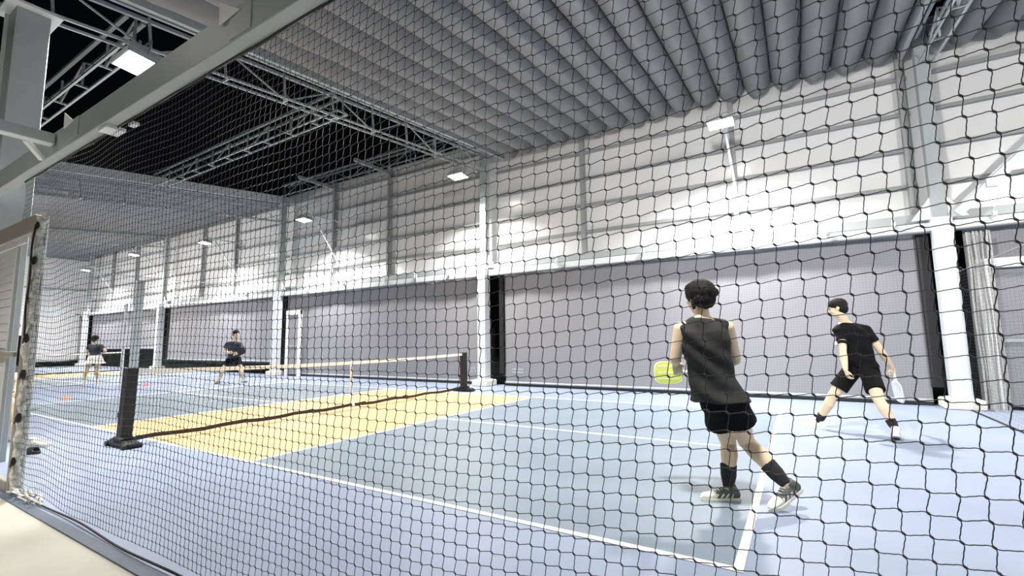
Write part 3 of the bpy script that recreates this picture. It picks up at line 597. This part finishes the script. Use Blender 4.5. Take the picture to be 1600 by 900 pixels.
for k_, o in JO.items():
    for j in list(o): o[j] = Vector(o[j])
def unit_sphere(nu=16, nv=10):
    vs_ = [(0, 0, 1)]; fs = []
    for i in range(1, nv):
        th = math.pi*i/nv
        for j in range(nu): vs_.append((math.sin(th)*math.cos(2*math.pi*j/nu), math.sin(th)*math.sin(2*math.pi*j/nu), math.cos(th)))
    vs_.append((0, 0, -1)); n = len(vs_)-1
    for j in range(nu): fs.append((0, 1+j, 1+(j+1) % nu)); fs.append((n, n-nu+(j+1) % nu, n-nu+j))
    for i in range(nv-2):
        for j in range(nu): a = 1+i*nu+j; b = 1+i*nu+(j+1) % nu; fs.append((a, a+nu, b+nu, b))
    return [Vector(v) for v in vs_], fs
SPH = unit_sphere(); SPS = unit_sphere(10, 7)
class Blob:
    """closed pieces fused into one continuous surface by a voxel remesh"""
    def __init__(s): s.b = MB()
    def ell(s, c, rad, ax=None, small=False):
        c = Vector(c); ax = ax or (Vector((1, 0, 0)), Vector((0, 1, 0)), Vector((0, 0, 1))); V_, F_ = SPS if small else SPH
        s.b.add([c+ax[0]*v.x*rad[0]+ax[1]*v.y*rad[1]+ax[2]*v.z*rad[2] for v in V_], F_); return s
    def cone(s, a, b, ra, rb, ends=True, n=14):
        a, b = Vector(a), Vector(b)
        s.b.tube([a, a.lerp(b, .33), a.lerp(b, .67), b], [ra, ra+(rb-ra)*.33, ra+(rb-ra)*.67, rb], n)
        if ends:
            s.ell(a, (ra, ra, ra), small=ra < .03); s.ell(b, (rb, rb, rb), small=rb < .03)
        return s
    def limb(s, P, R): 
        for i in range(len(P)-1): s.cone(P[i], P[i+1], R[i], R[i+1])
        return s
    def loft(s, rings, n=36):
        vs_ = []; fs = []
        for c, U, V in rings:
            for q in range(n):
                a = 2*math.pi*q/n; cs, sn = math.cos(a), math.sin(a)
                vs_.append(Vector(c)+U*(abs(cs)**0.85*(1 if cs > 0 else -1))+V*(abs(sn)**0.85*(1 if sn > 0 else -1)))
        for i in range(len(rings)-1):
            for q in range(n): fs.append((i*n+q, i*n+(q+1) % n, (i+1)*n+(q+1) % n, (i+1)*n+q))
        fs.append(tuple(reversed(range(n)))); fs.append(tuple(range((len(rings)-1)*n, len(rings)*n)))
        s.b.add(vs_, fs); return s
    def build(s, name, m, parent, voxel=0.008, smooth=3, disp=None, subd=False):
        me = s.b.mesh(name+'_src', m); o = bpy.data.objects.new(name+'_src', me); COL.objects.link(o)
        r = o.modifiers.new('r', 'REMESH'); r.mode = 'VOXEL'; r.voxel_size = voxel; r.use_smooth_shade = True
        if smooth: sm = o.modifiers.new('s', 'SMOOTH'); sm.factor = 0.5; sm.iterations = smooth
        dg = bpy.context.evaluated_depsgraph_get(); me2 = bpy.data.meshes.new_from_object(o.evaluated_get(dg)); bpy.data.objects.remove(o); bpy.data.meshes.remove(me)
        me2.name = name
        if disp:
            N = [v.normal.copy() for v in me2.vertices]
            for v, nn in zip(me2.vertices, N): v.co = v.co+nn*disp(v.co)
        me2.polygons.foreach_set('use_smooth', [True]*len(me2.polygons)); me2.update()
        if not me2.materials: me2.materials.append(m)
        return link(name, me2, parent)
def frame3(fwd, up):
    up = up.normalized(); f = (fwd-up*fwd.dot(up)).normalized(); l = up.cross(f); return f, l, up     # forward, left, up
def hand(B, wrist, elbow, tip, palm_n, thumb, curl=0.5, s=1.0):
    """palm, five separate curling fingers; thumb leaves the side of the palm"""
    d = (tip-wrist).normalized(); pn = (palm_n-d*palm_n.dot(d)).normalized(); sd = (thumb-d*thumb.dot(d)-pn*thumb.dot(pn)).normalized()
    pc = wrist+d*0.045*s
    B.ell(pc, (0.050*s, 0.040*s, 0.016*s), (d, sd, pn)); B.ell(wrist+d*0.015*s, (0.035*s, 0.028*s, 0.020*s), (d, sd, pn))
    for q, (off, ln) in enumerate(((0.030, 0.070), (0.010, 0.080), (-0.010, 0.075), (-0.029, 0.058))):
        base = wrist+d*0.082*s+sd*off*s; dirc = (d+sd*off*1.5).normalized(); a = 0.15; P = [base-d*0.02*s, base]; p = base
        for sg in range(3):
            a += curl*(0.55+0.25*sg); seg = ln*s*(0.44, 0.31, 0.25)[sg]
            p = p+(dirc*math.cos(a)+pn*math.sin(a))*seg; P.append(p)
        B.limb(P, [0.0095*s, 0.0095*s, 0.0088*s, 0.008*s, 0.0068*s])
    tb = wrist+d*0.028*s+sd*0.026*s
    t1 = tb+(sd*0.65+d*0.62+pn*0.35)*0.038*s; t2 = t1+(d*0.85+pn*0.5+sd*0.1).normalized()*0.032*s; t3 = t2+(d*0.8+pn*0.65-sd*0.15).normalized()*0.022*s
    B.limb([tb, t1, t2, t3], [0.013*s, 0.0115*s, 0.010*s, 0.008*s])
def head(B, c, fwd, up=Vector((0, 0, 1)), s=1.0):
    f, l, u = frame3(fwd, up)
    B.ell(c+u*0.025*s, (0.098*s, 0.076*s, 0.096*s), (f, l, u))                       # cranium
    B.ell(c+f*0.022*s-u*0.035*s, (0.070*s, 0.062*s, 0.082*s), (f, l, u))             # face
    B.ell(c+f*0.040*s-u*0.092*s, (0.034*s, 0.034*s, 0.024*s), (f, l, u))             # chin
    B.ell(c+f*0.075*s+u*0.020*s, (0.016*s, 0.045*s, 0.014*s), (f, l, u))             # brow
    B.cone(c+f*0.088*s+u*0.006*s, c+f*0.104*s-u*0.026*s, 0.009*s, 0.013*s, n=10)     # nose
    B.ell(c+f*0.092*s-u*0.032*s, (0.011*s, 0.018*s, 0.009*s), (f, l, u))
    for q in (-1, 1):
        B.ell(c+l*q*0.079*s-f*0.004*s-u*0.008*s, (0.018*s, 0.009*s, 0.031*s), (f, l, u))   # ears
        B.ell(c+f*0.062*s+l*q*0.040*s-u*0.028*s, (0.024*s, 0.02*s, 0.022*s), (f, l, u))    # cheeks
    return f, l, u
def face_bits(root, c, f, l, u, s=1.0):
    for q in (-1, 1):
        Blob().ell(c+f*0.086*s+l*q*0.031*s+u*0.001*s, (0.008*s, 0.014*s, 0.008*s), (f, l, u)).build('eye', M['eye'], root, 0.003, 1)
        Blob().ell(c+f*0.091*s+l*q*0.031*s+u*0.022*s, (0.006*s, 0.020*s, 0.004*s), (f, l, u)).build('eyebrow', M['hair'], root, 0.003, 1)
    Blob().ell(c+f*0.092*s-u*0.062*s, (0.008*s, 0.023*s, 0.007*s), (f, l, u)).build('lips', M['lip'], root, 0.003, 1)
def shoe(root, ankle, toe, up_m, toe_m, sole_m, L=0.285, sockh=0.0, sock_m=None, knee=None, sock_r=0.05):
    """ankle joint 9 cm above the sole; the heel lifts by itself when the ankle is higher"""
    fd = Vector((toe.x-ankle.x, toe.y-ankle.y, 0)).normalized(); p = 0.0
    for _ in range(12): p = math.asin(max(-.2, min(.8, (ankle.z-0.09*math.cos(p))/0.19)))
    f = (fd*math.cos(p)-Vector((0, 0, 1))*math.sin(p)); l = Vector((0, 0, 1)).cross(fd); u = f.cross(l); u = -u if u.z < 0 else u
    o = ankle-u*0.09
    if p < 0.02: o.z = 0.0
    X = lambda a, b, c: o+f*a+l*b+u*c
    k = L/0.285
    B = Blob()
    B.loft([(X(-0.075*k, 0, 0.045), l*0.030, u*0.026), (X(-0.06*k, 0, 0.052), l*0.037, u*0.040), (X(-0.02*k, 0, 0.056), l*0.040, u*0.046), (X(0.03*k, 0, 0.050), l*0.042, u*0.040),
            (X(0.08*k, 0, 0.042), l*0.047, u*0.030), (X(0.13*k, 0, 0.036), l*0.049, u*0.023), (X(0.175*k, 0, 0.032), l*0.042, u*0.019), (X(0.203*k, 0, 0.028), l*0.022, u*0.012)])
    B.cone(X(-0.025, 0, 0.05), X(-0.012, 0, 0.108), 0.040, 0.042, False)
    B.ell(X(0.035, 0, 0.085), (0.04, 0.022, 0.010), (f, l, u))
    sh = B.build('shoe', up_m, root, 0.006, 3)
    sh.data.materials.clear(); sh.data.materials.append(up_m); sh.data.materials.append(toe_m)
    sm = []
    for pl in sh.data.polygons:
        q = pl.center-o; a = q.dot(f); c = q.dot(u)
        white = a > 0.105*k or (c < 0.055 and abs(((a+0.6*c)*26) % 1) < 0.42 and a > -0.02) 
        sm.append(1 if white else 0)
    sh.data.polygons.foreach_set('material_index', sm); sh.data.update()
    out = [(-0.085, 0.0), (-0.078, 0.026), (-0.055, 0.038), (0, 0.038), (0.05, 0.040), (0.11, 0.052), (0.155, 0.050), (0.19, 0.034), (0.21, 0.008)]
    poly = [(a*k, b) for a, b in out]+[(a*k, -b) for a, b in reversed(out[1:])]
    MB().prism([X(a, b, 0.0) for a, b in poly], u*0.022).prism([X(a*0.985, b*1.04, 0.008) for a, b in poly], u*0.012).build('sole', sole_m, sh)
    lc = MB()
    for q in range(4): lc.tube([X(0.035+q*0.02, -0.022, 0.089-q*0.007), X(0.045+q*0.02, 0, 0.098-q*0.007), X(0.035+q*0.02, 0.022, 0.089-q*0.007)], 0.003, 5)
    lc.build('laces', toe_m if up_m is not toe_m else M['shoe_white'], sh)
    if sock_m and knee is not None:
        top = ankle.lerp(knee, sockh/(knee-ankle).length); S_ = Blob()
        S_.b.tube([X(-0.012, 0, 0.075), ankle+(knee-ankle).normalized()*0.01, ankle.lerp(top, 0.5), top], [0.040, 0.040, sock_r-0.004, sock_r], 20)
        S_.build('sock', sock_m, root, 0.006, 1)
def wrinkle(seed, amp, diag, freq=14):
    d1 = Vector(diag).normalized()
    def fn(co):
        s_ = co.dot(d1)*freq+2.2*noise.noise(co*3.5+Vector((seed, 0, 0)))
        return amp*(math.sin(s_)*(0.45+0.55*noise.noise(co*2.6+Vector((0, seed, 0))))+0.5*noise.noise(co*11+Vector((seed, seed, 0))))
    return fn
def person(key, label, fwd, hfwd, shirt, opts):
    J = JO[key]; s = opts.get('s', 1.0)
    base = Vector(((J['al'].x+J['ar'].x)/2, (J['al'].y+J['ar'].y)/2, 0))
    root = empty('person', base, label, 'person'); g = opts.get('skin', 'skin')
    for a in ('al', 'ar'):
        if J[a].z < 0.12: J[a].z = 0.09
    sd = (J['sr']-J['sl']); sd = sd.normalized(); up = (J['neck']-J['pelvis']).normalized(); fw = Vector(fwd).normalized()
    fw = (fw-sd*fw.dot(sd)).normalized()
    hs = (J['hipr']-J['hipl']).normalized(); W = opts.get('w', 1.0)
    B = Blob()
    # trunk
    B.loft([(J['pelvis']-up*0.07*s, hs*0.145*W*s, fw*0.10*s), (J['pelvis']+up*0.02*s, hs*0.158*W*s, fw*0.108*s), (J['waist'], sd*0.130*W*s, fw*0.092*s), (J['waist'].lerp(J['chest'], .5), sd*0.138*W*s, fw*0.100*s),
            (J['chest'], sd*0.155*W*s, fw*0.112*s), (J['chest'].lerp(J['neck'], .45), sd*0.160*W*s, fw*0.098*s), (J['chest'].lerp(J['neck'], .78), sd*0.105*s, fw*0.070*s), (J['neck'], sd*0.056*s, fw*0.055*s)])
    hc = J['head']; f, l, u = head(B, hc, Vector(hfwd), opts.get('hup', Vector((0, 0, 1))), s)
    B.cone(J['neck']-up*0.03*s, hc-u*0.065*s-f*0.012*s, 0.056*s, 0.052*s)
    for a, e, w_, h_, th in (('sl', 'el', 'wl', 'hl', -1), ('sr', 'er', 'wr', 'hr', 1)):
        S0, E0, W0 = J[a], J[e], J[w_]
        B.limb([J['chest'].lerp(J['neck'], .6), S0], [0.062*s, 0.054*s])
        B.limb([S0, S0.lerp(E0, .45), E0, E0.lerp(W0, .3), W0], [0.056*s, 0.050*s, 0.041*s, 0.044*s, 0.029*s])
        pn, tv = opts['hand'][a]; hand(B, W0, E0, W0+(J[h_]-W0).normalized(), Vector(pn), Vector(tv), opts['curl'][a], s)
    for a, k_, an in (('hipl', 'kl', 'al'), ('hipr', 'kr', 'ar')):
        H0, K0, A0 = J[a], J[k_], J[an]; back = -fw
        B.limb([H0, H0.lerp(K0, .5), K0], [0.088*s, 0.080*s, 0.059*s])
        B.limb([K0, K0.lerp(A0, .28)+back*0.016*s, K0.lerp(A0, .65)+back*0.006*s, A0], [0.057*s, 0.063*s, 0.046*s, 0.037*s])
        B.ell(A0+Vector((0, 0, -0.03)), (0.04, 0.035, 0.03))
    B.build('body', M[g], root, opts.get('vox', 0.0065), 3)
    face_bits(root, hc, f, l, u, s)
    # hair
    Hh = Blob(); hv = opts.get('hair', 1.0)
    Hh.ell(hc+u*0.045*s-f*0.012*s, (0.104*hv*s, 0.088*hv*s, 0.088*hv*s), (f, l, u)); Hh.ell(hc-f*0.045*s-u*0.005*s, (0.066*hv*s, 0.079*hv*s, 0.080*s), (f, l, u))
    if opts.get('fringe', True): Hh.ell(hc+f*0.066*s+u*0.070*s, (0.036*s, 0.062*s, 0.024*s), (f, l, u))
    for v, rr__ in opts.get('tufts', []): Hh.ell(hc+f*v[0]+l*v[1]+u*v[2], rr__, (f, l, u))
    hn = lambda co: opts.get('hairamp', 0.006)*(noise.noise(Vector((co.x*38, co.y*38, co.z*15)))+0.6*noise.noise(co*70))+0.001
    Hh.build('hair', M['hair'], root, 0.005, 2, hn)
    # shirt
    T = Blob(); hem = J['hem']; e = 0.018*s; hw = opts.get('hemw', 0.19); sl = opts.get('sleeve', 0)
    sag = opts.get('hemskew', 0.0)
    rings = [(hem+hs*0, hs*hw*s, fw*0.155*s), (hem.lerp(J['waist'], .5), sd*(0.5*(hw+0.168))*s, fw*0.126*s), (J['waist'], sd*(0.160*W)*s, fw*0.118*s), (J['waist'].lerp(J['chest'], .5), sd*0.164*W*s, fw*0.124*s),
             (J['chest'], sd*(0.174*W)*s, fw*0.132*s), (J['chest'].lerp(J['neck'], .45), sd*0.180*W*s, fw*0.118*s), (J['chest'].lerp(J['neck'], .72), sd*0.130*s, fw*0.090*s), (J['neck'].lerp(J['chest'], .11), sd*0.074*s, fw*0.070*s)]
    T.loft(rings)
    for a, ee in (('sl', 'el'), ('sr', 'er')):
        if sl: 
            q = J[a].lerp(J[ee], sl); T.limb([J['chest'].lerp(J['neck'], .62), J[a]], [0.078*s, 0.066*s]); T.ell(J[a], (0.066*s,)*3); T.b.tube([J[a], J[a].lerp(q, .5), q], [0.066*s, 0.064*s, 0.066*s], 20)
        else:
            q = J[a].lerp(J['chest'].lerp(J['neck'], .55), 0.20); T.limb([J['chest'].lerp(J['neck'], .68), q], [0.076*s, 0.066*s]); T.limb([q, q.lerp(J['chest'], 0.5)-Vector((0, 0, 0.05))], [0.060*s, 0.07*s])
    T.build(opts.get('shirtname', 'shirt'), M[shirt], root, opts.get('vox2', 0.007), 3, wrinkle(opts.get('seed', 1), opts.get('wr', 0.008), opts.get('wd', (0.6, 0.3, 1.0)), 46))
    # shorts or skirt
    if opts.get('skirt'):
        K = Blob(); n = 44; vs_ = []; fs = []; rings = [(J['waist']+Vector((0, 0, -0.02)), 0.135, 0.10), (J['pelvis'], 0.185, 0.15), (J['pelvis']-Vector((0, 0, 0.12)), 0.22, 0.18), (J['pelvis']-Vector((0, 0, 0.20)), 0.28, 0.23)]
        for i, (c, a, b) in enumerate(rings):
            for q in range(n):
                th = 2*math.pi*q/n; pl = 1+(0.05*i/3)*(1 if q % 2 else -1); vs_.append(c+hs*a*pl*math.cos(th)+fw*b*pl*math.sin(th))
        for i in range(3):
            for q in range(n): fs.append((i*n+q, i*n+(q+1) % n, (i+1)*n+(q+1) % n, (i+1)*n+q))
        me = bpy.data.meshes.new('skirt'); me.from_pydata(vs_, [], fs); me.materials.append(M['whitecloth']); so = link('skirt', me, root); so.modifiers.new('thickness', 'SOLIDIFY').thickness = 0.006
    else:
        K = Blob(); K.loft([(J['pelvis']-up*0.10*s, hs*0.165*W*s, fw*0.115*s), (J['pelvis'], hs*0.172*W*s, fw*0.125*s), (J['waist'].lerp(J['pelvis'], .35), hs*0.15*W*s, fw*0.110*s)])
        for a, k_ in (('hipl', 'kl'), ('hipr', 'kr')):
            q = J[a].lerp(J[k_], opts.get('short', 0.68)); K.ell(J[a], (0.102*s,)*3)
            K.b.tube([J[a], J[a].lerp(q, .5), q], [0.104*s, 0.106*s, opts.get('legw', 0.108)*1.08*s], 24)
        K.build('shorts', M['blackcloth'], root, 0.007, 2, wrinkle(opts.get('seed', 1)+3, 0.005, (0.5, 0.2, 0.8), 24))
    for an, tt, kn in (('al', 'tl', 'kl'), ('ar', 'tr', 'kr')):
        shoe(root, J[an], J[tt], *opts['shoe'], L=0.285*opts.get('shoek', 1.0), sockh=opts.get('sockh', 0.1), sock_m=opts.get('sock'), knee=J[kn], sock_r=opts.get('sockr', 0.05))
    return root
def paddle(name, centre, axis, normal, face, edge, label, length=0.405, blade=0.27, wid=0.205, stripes=None):
    """axis points from handle to blade tip; centre = blade centre"""
    ax = Vector(axis).normalized(); n = Vector(normal); n = (n-ax*n.dot(ax)).normalized(); sd = ax.cross(n); c = Vector(centre)
    t = empty('pickleball_paddle', c, label, 'paddle')
    def outline(k):
        P = []
        for q in range(40):
            a = 2*math.pi*q/40; cs, sn = math.cos(a), math.sin(a); P.append(c+ax*(blade/2*k*math.copysign(abs(cs)**0.55, cs))+sd*(wid/2*k*math.copysign(abs(sn)**0.55, sn)))
        return P
    MB().prism([p-n*0.008 for p in outline(1.0)], n*0.016).build('edge_guard', M[edge], t)
    MB().prism([p-n*0.0085 for p in outline(0.93)], n*0.017).build('blade', M[face], t)
    if stripes:
        mb = MB()
        for q in (-0.055, 0.0, 0.05): mb.prism([c+ax*a+sd*(q+b)-n*0.0092 for a, b in ((-0.09, -0.008), (0.09, -0.008), (0.09, 0.008), (-0.09, 0.008))], n*0.0184)
        mb.build('pale_stripes', M[stripes], t)
    a = c-ax*(blade/2-0.01); b = c-ax*(length-blade/2)
    MB().tube([a, a-ax*0.03, b], [0.024, 0.017, 0.017], 14).tube([b, b-ax*0.008], [0.021, 0.021], 14).build('handle', M['grip'], t)
    return t
AW = Vector((-0.521, 0.853, 0))      # horizontal direction away from the photographer
RT = Vector((0.853, 0.521, 0))
# player in tank top
JO['A']['sl'] -= RT*0.015; JO['A']['sr'] += RT*0.02
person('A', 'person in sleeveless charcoal top striding over the baseline, seen from behind, with a lime paddle', AW, AW*0.9-RT*0.35, 'tank', dict(
    s=1.0, w=1.0, vox=0.006, vox2=0.006, hand={'sl': (AW+RT*0.2, RT), 'sr': (-AW, Vector((0, 0, 1)))}, curl={'sl': 0.35, 'sr': 0.9},
    hair=1.17, tufts=[((-0.03, -0.085, 0.045), (0.06, 0.05, 0.045)), ((0.02, 0.05, 0.08), (0.06, 0.05, 0.04)), ((-0.07, 0.0, -0.05), (0.03, 0.06, 0.035)), ((-0.02, 0.078, -0.04), (0.02, 0.012, 0.05))], hairamp=0.004,
    shirtname='tank_top', hemw=0.205, wr=0.013, wd=(0.55, 0.25, 0.75), seed=1.7, short=0.53, legw=0.114,
    shoe=(M['shoe_grey'], M['shoe_white'], M['shoe_white']), sockh=0.17, sock=M['sock'], sockr=0.060))
paddle('pickleball_paddle', JO['A']['pad'], -RT+Vector((0, 0, 0.0)), AW+RT*0.15, 'lime', 'limepale', 'lime-yellow paddle held by the player in the charcoal tank top', stripes='limepale', blade=0.235, wid=0.185)
# bending player in black
person('B', 'person in black T-shirt and shorts bending with legs wide apart at the right', AW-RT*0.4, -RT+AW*0.75+Vector((0, 0, -0.25)), 'blackcloth', dict(
    s=1.0, w=1.1, vox=0.007, vox2=0.008, hand={'sl': (AW*-0.3+RT, -RT), 'sr': (AW, -RT)}, curl={'sl': 0.7, 'sr': 1.0}, hup=Vector((-0.15, 0.1, 1)),
    hair=1.02, fringe=False, hairamp=0.003, hemw=0.19, sleeve=0.5, wr=0.005, seed=4.2, short=0.68, legw=0.098, skin='skin_b',
    shoe=(M['shoe_white'], M['shoe_white'], M['shoe_white']), sockh=0.11, sock=M['sock'], sockr=0.054))
bp_ = JO['B']; c_ = bp_['pad']; e0 = bp_['sl'].lerp(bp_['el'], 0.55); ed = (bp_['el']-bp_['sl']).normalized()
rootB = bpy.data.objects['person.001']
MB().tube([e0, e0+ed*0.035], 0.064, 18).build('arm_band', M['blackcloth'], rootB)
MB().box(e0+ed*0.017+Vector((-0.085, -0.03, -0.02)), e0+ed*0.017+Vector((-0.045, 0.01, 0.02)), 0.005).build('arm_tag', M['shoe_white'], rootB)
paddle('pickleball_paddle', c_, (bp_['pad']-bp_['hr'])+Vector((0, 0, -0.02)), RT*1.0-AW*0.22, 'paddle_white', 'grip', 'pale grey-white paddle hanging from the right hand of the bending player in black')
# far player facing the camera
person('C', 'person in dark T-shirt and shorts beyond the near net, facing the camera', -AW+RT*0.4, RT*0.9-AW*0.55, 'navy', dict(
    s=0.98, w=1.0, vox=0.008, vox2=0.009, hand={'sl': (-RT, Vector((0, 0, 1))), 'sr': (RT, Vector((0, 0, 1)))}, curl={'sl': 0.9, 'sr': 0.9},
    hair=1.05, hemw=0.18, sleeve=0.6, wr=0.005, seed=6.1, short=0.5, legw=0.112,
    shoe=(M['shoe_white'], M['black'], M['shoe_white']), sockh=0.12, sock=M['whitecloth'], sockr=0.045))
paddle('pickleball_paddle', JO['C']['pad'], (JO['C']['pad']-JO['C']['hl'])+Vector((0, 0, 0.02)), -AW, 'paddle_black', 'black', 'dark paddle held across the waist of the far player facing the camera')
# skirted player beyond the divider
person('D', 'person in navy T-shirt and white skirt standing beyond the divider net, seen from behind', AW, AW, 'navy', dict(
    s=0.94, w=0.92, vox=0.008, vox2=0.009, hand={'sl': (RT, Vector((0, 0, 1))), 'sr': (-RT, Vector((0, 0, 1)))}, curl={'sl': 0.8, 'sr': 0.8},
    hair=1.08, tufts=[((-0.09, 0, 0.03), (0.05, 0.055, 0.05))], hemw=0.15, sleeve=0.55, wr=0.004, seed=8.1, skirt=True,
    shoe=(M['shoe_white'], M['shoe_white'], M['shoe_white']), sockh=0.08, sock=M['whitecloth'], sockr=0.042, shoek=0.9))
# person standing beyond the gate gap, and one seated with a shoe showing right of the post
def J_std(x, y, h=1.0):
    return dict(head=(x, y, 1.57), neck=(x-.01, y, 1.42), sl=(x, y+.17, 1.36), el=(x, y+.22, 1.08), wl=(x+.12, y+.16, 0.88), hl=(x+.16, y+.14, 0.80), sr=(x, y-.17, 1.36), er=(x, y-.22, 1.08), wr=(x+.12, y-.16, 0.88), hr=(x+.16, y-.14, 0.80),
        hipl=(x, y+.09, .86), hipr=(x, y-.09, .86), kl=(x+.02, y+.10, .47), kr=(x+.02, y-.10, .47), al=(x, y+.10, .09), ar=(x, y-.10, .09), tl=(x+.15, y+.11, .03), tr=(x+.15, y-.11, .03), pelvis=(x, y, .90), waist=(x, y, 1.06), chest=(x, y, 1.24), hem=(x, y, .84))
JO['E'] = {a: Vector(b) for a, b in J_std(-6.1, -0.06).items()}
person('E', 'person in dark clothes far back, seen through the gap beside the slatted gate', (1, 0, 0), (1, 0.2, 0), 'blackcloth', dict(
    s=1.0, vox=0.009, vox2=0.01, hand={'sl': ((0, -1, 0), (1, 0, 0)), 'sr': ((0, 1, 0), (1, 0, 0))}, curl={'sl': 0.4, 'sr': 0.4}, sleeve=0.6, seed=3, wr=0.004,
    shoe=(M['shoe_white'], M['shoe_white'], M['shoe_white']), sockh=0.1, sock=M['whitecloth']))
JO['F'] = {a: Vector(b) for a, b in dict(head=(-2.45, -1.0, 1.15), neck=(-2.42, -1.0, 1.0), sl=(-2.38, -.83, .93), el=(-2.18, -.78, .72), wl=(-1.95, -.85, .62), hl=(-1.88, -.87, .58), sr=(-2.38, -1.17, .93), er=(-2.18, -1.2, .72), wr=(-1.95, -1.12, .62), hr=(-1.88, -1.1, .58),
    hipl=(-2.15, -.91, .46), hipr=(-2.15, -1.09, .46), kl=(-1.74, -.88, .47), kr=(-1.72, -1.14, .40), al=(-1.62, -.88, .09), ar=(-1.66, -1.16, .09), tl=(-1.4, -.88, .03), tr=(-1.4, -1.16, .03), pelvis=(-2.18, -1.0, .47), waist=(-2.26, -1.0, .62), chest=(-2.34, -1.0, .82), hem=(-2.2, -1.0, .5)).items()}
person('F', 'person seated on a low box behind the gate, bare knee and pale sock showing', (1, 0, 0.1), (1, 0, 0), 'navy', dict(
    s=0.97, vox=0.009, vox2=0.01, hand={'sl': ((0, -1, 0), (0, 0, 1)), 'sr': ((0, 1, 0), (0, 0, 1))}, curl={'sl': 0.5, 'sr': 0.5}, sleeve=0.5, seed=5, wr=0.004, short=0.5,
    shoe=(M['shoe_white'], M['shoe_white'], M['shoe_white']), sockh=0.16, sock=M['whitecloth']))
t = empty('bench_box', (-2.2, -1.0, 0), 'low grey box behind the slatted gate with a person sitting on it', 'box')
MB().box((-2.42, -1.25, 0), (-2.02, -0.75, 0.36), 0.01).build('box_body', M['steel'], t); MB().box((-2.44, -1.27, 0.36), (-2.0, -0.73, 0.385), 0.006).build('lid', M['slat'], t)

# loose pair of shoes by the post: one pale trainer above a dark slipper
def loose_shoe(ankle, toe, up_m, toe_m, label, name='trainer_shoe'):
    r = empty(name, (ankle[0], ankle[1], 0), label, 'shoe'); shoe(r, Vector(ankle), Vector(toe), up_m, toe_m, toe_m); return r
loose_shoe((-0.98, -0.86, 0.09), (-0.78, -0.738, 0), M['shoe_white'], M['shoe_white'], 'pale trainer on the blue floor just right of the net-wrapped post')
c0 = Vector((-0.52, -1.01, 0)); f_ = RT.normalized(); l_ = Vector((0, 0, 1)).cross(f_)
t = empty('slipper', c0, 'flat dark slipper on the blue floor below the pale trainer', 'shoe')
ol = [(-0.13, -0.02), (-0.11, -0.036), (-0.02, -0.036), (0.06, -0.047), (0.11, -0.035), (0.135, 0.0), (0.11, 0.035), (0.06, 0.045), (-0.02, 0.036), (-0.11, 0.036), (-0.13, 0.02)]
MB().prism([c0+f_*a+l_*b for a, b in ol], Vector((0, 0, 0.028))).build('sole', M['black'], t)
st = MB()
for q in range(5): st.tube([c0+f_*(0.02+q*0.014)+l_*math.cos(math.pi*k_/10)*0.046+Vector((0, 0, 0.028+0.042*math.sin(math.pi*k_/10))) for k_ in range(11)], 0.008, 6)
st.build('strap', M['sock'], t)

# small training markers on the floor
for (x, y, m_, lab) in ((-7.3, 1.15, 'orange', 'small orange marker cone on the blue floor left of the black net post'), (-9.6, 3.55, 'pink', 'small pink marker cone on the floor beside the divider post')):
    t = empty('marker_cone', (x, y, 0), lab, 'cone')
    MB().tube([(x, y, 0.0), (x, y, 0.012), (x, y, 0.06)], [0.10, 0.095, 0.03], 20).build('cone', M[m_], t)
    MB().tube([(x, y, 0.06), (x, y, 0.066)], [0.032, 0.030], 16).build('rim', M[m_], t)
bpy.context.view_layer.update()
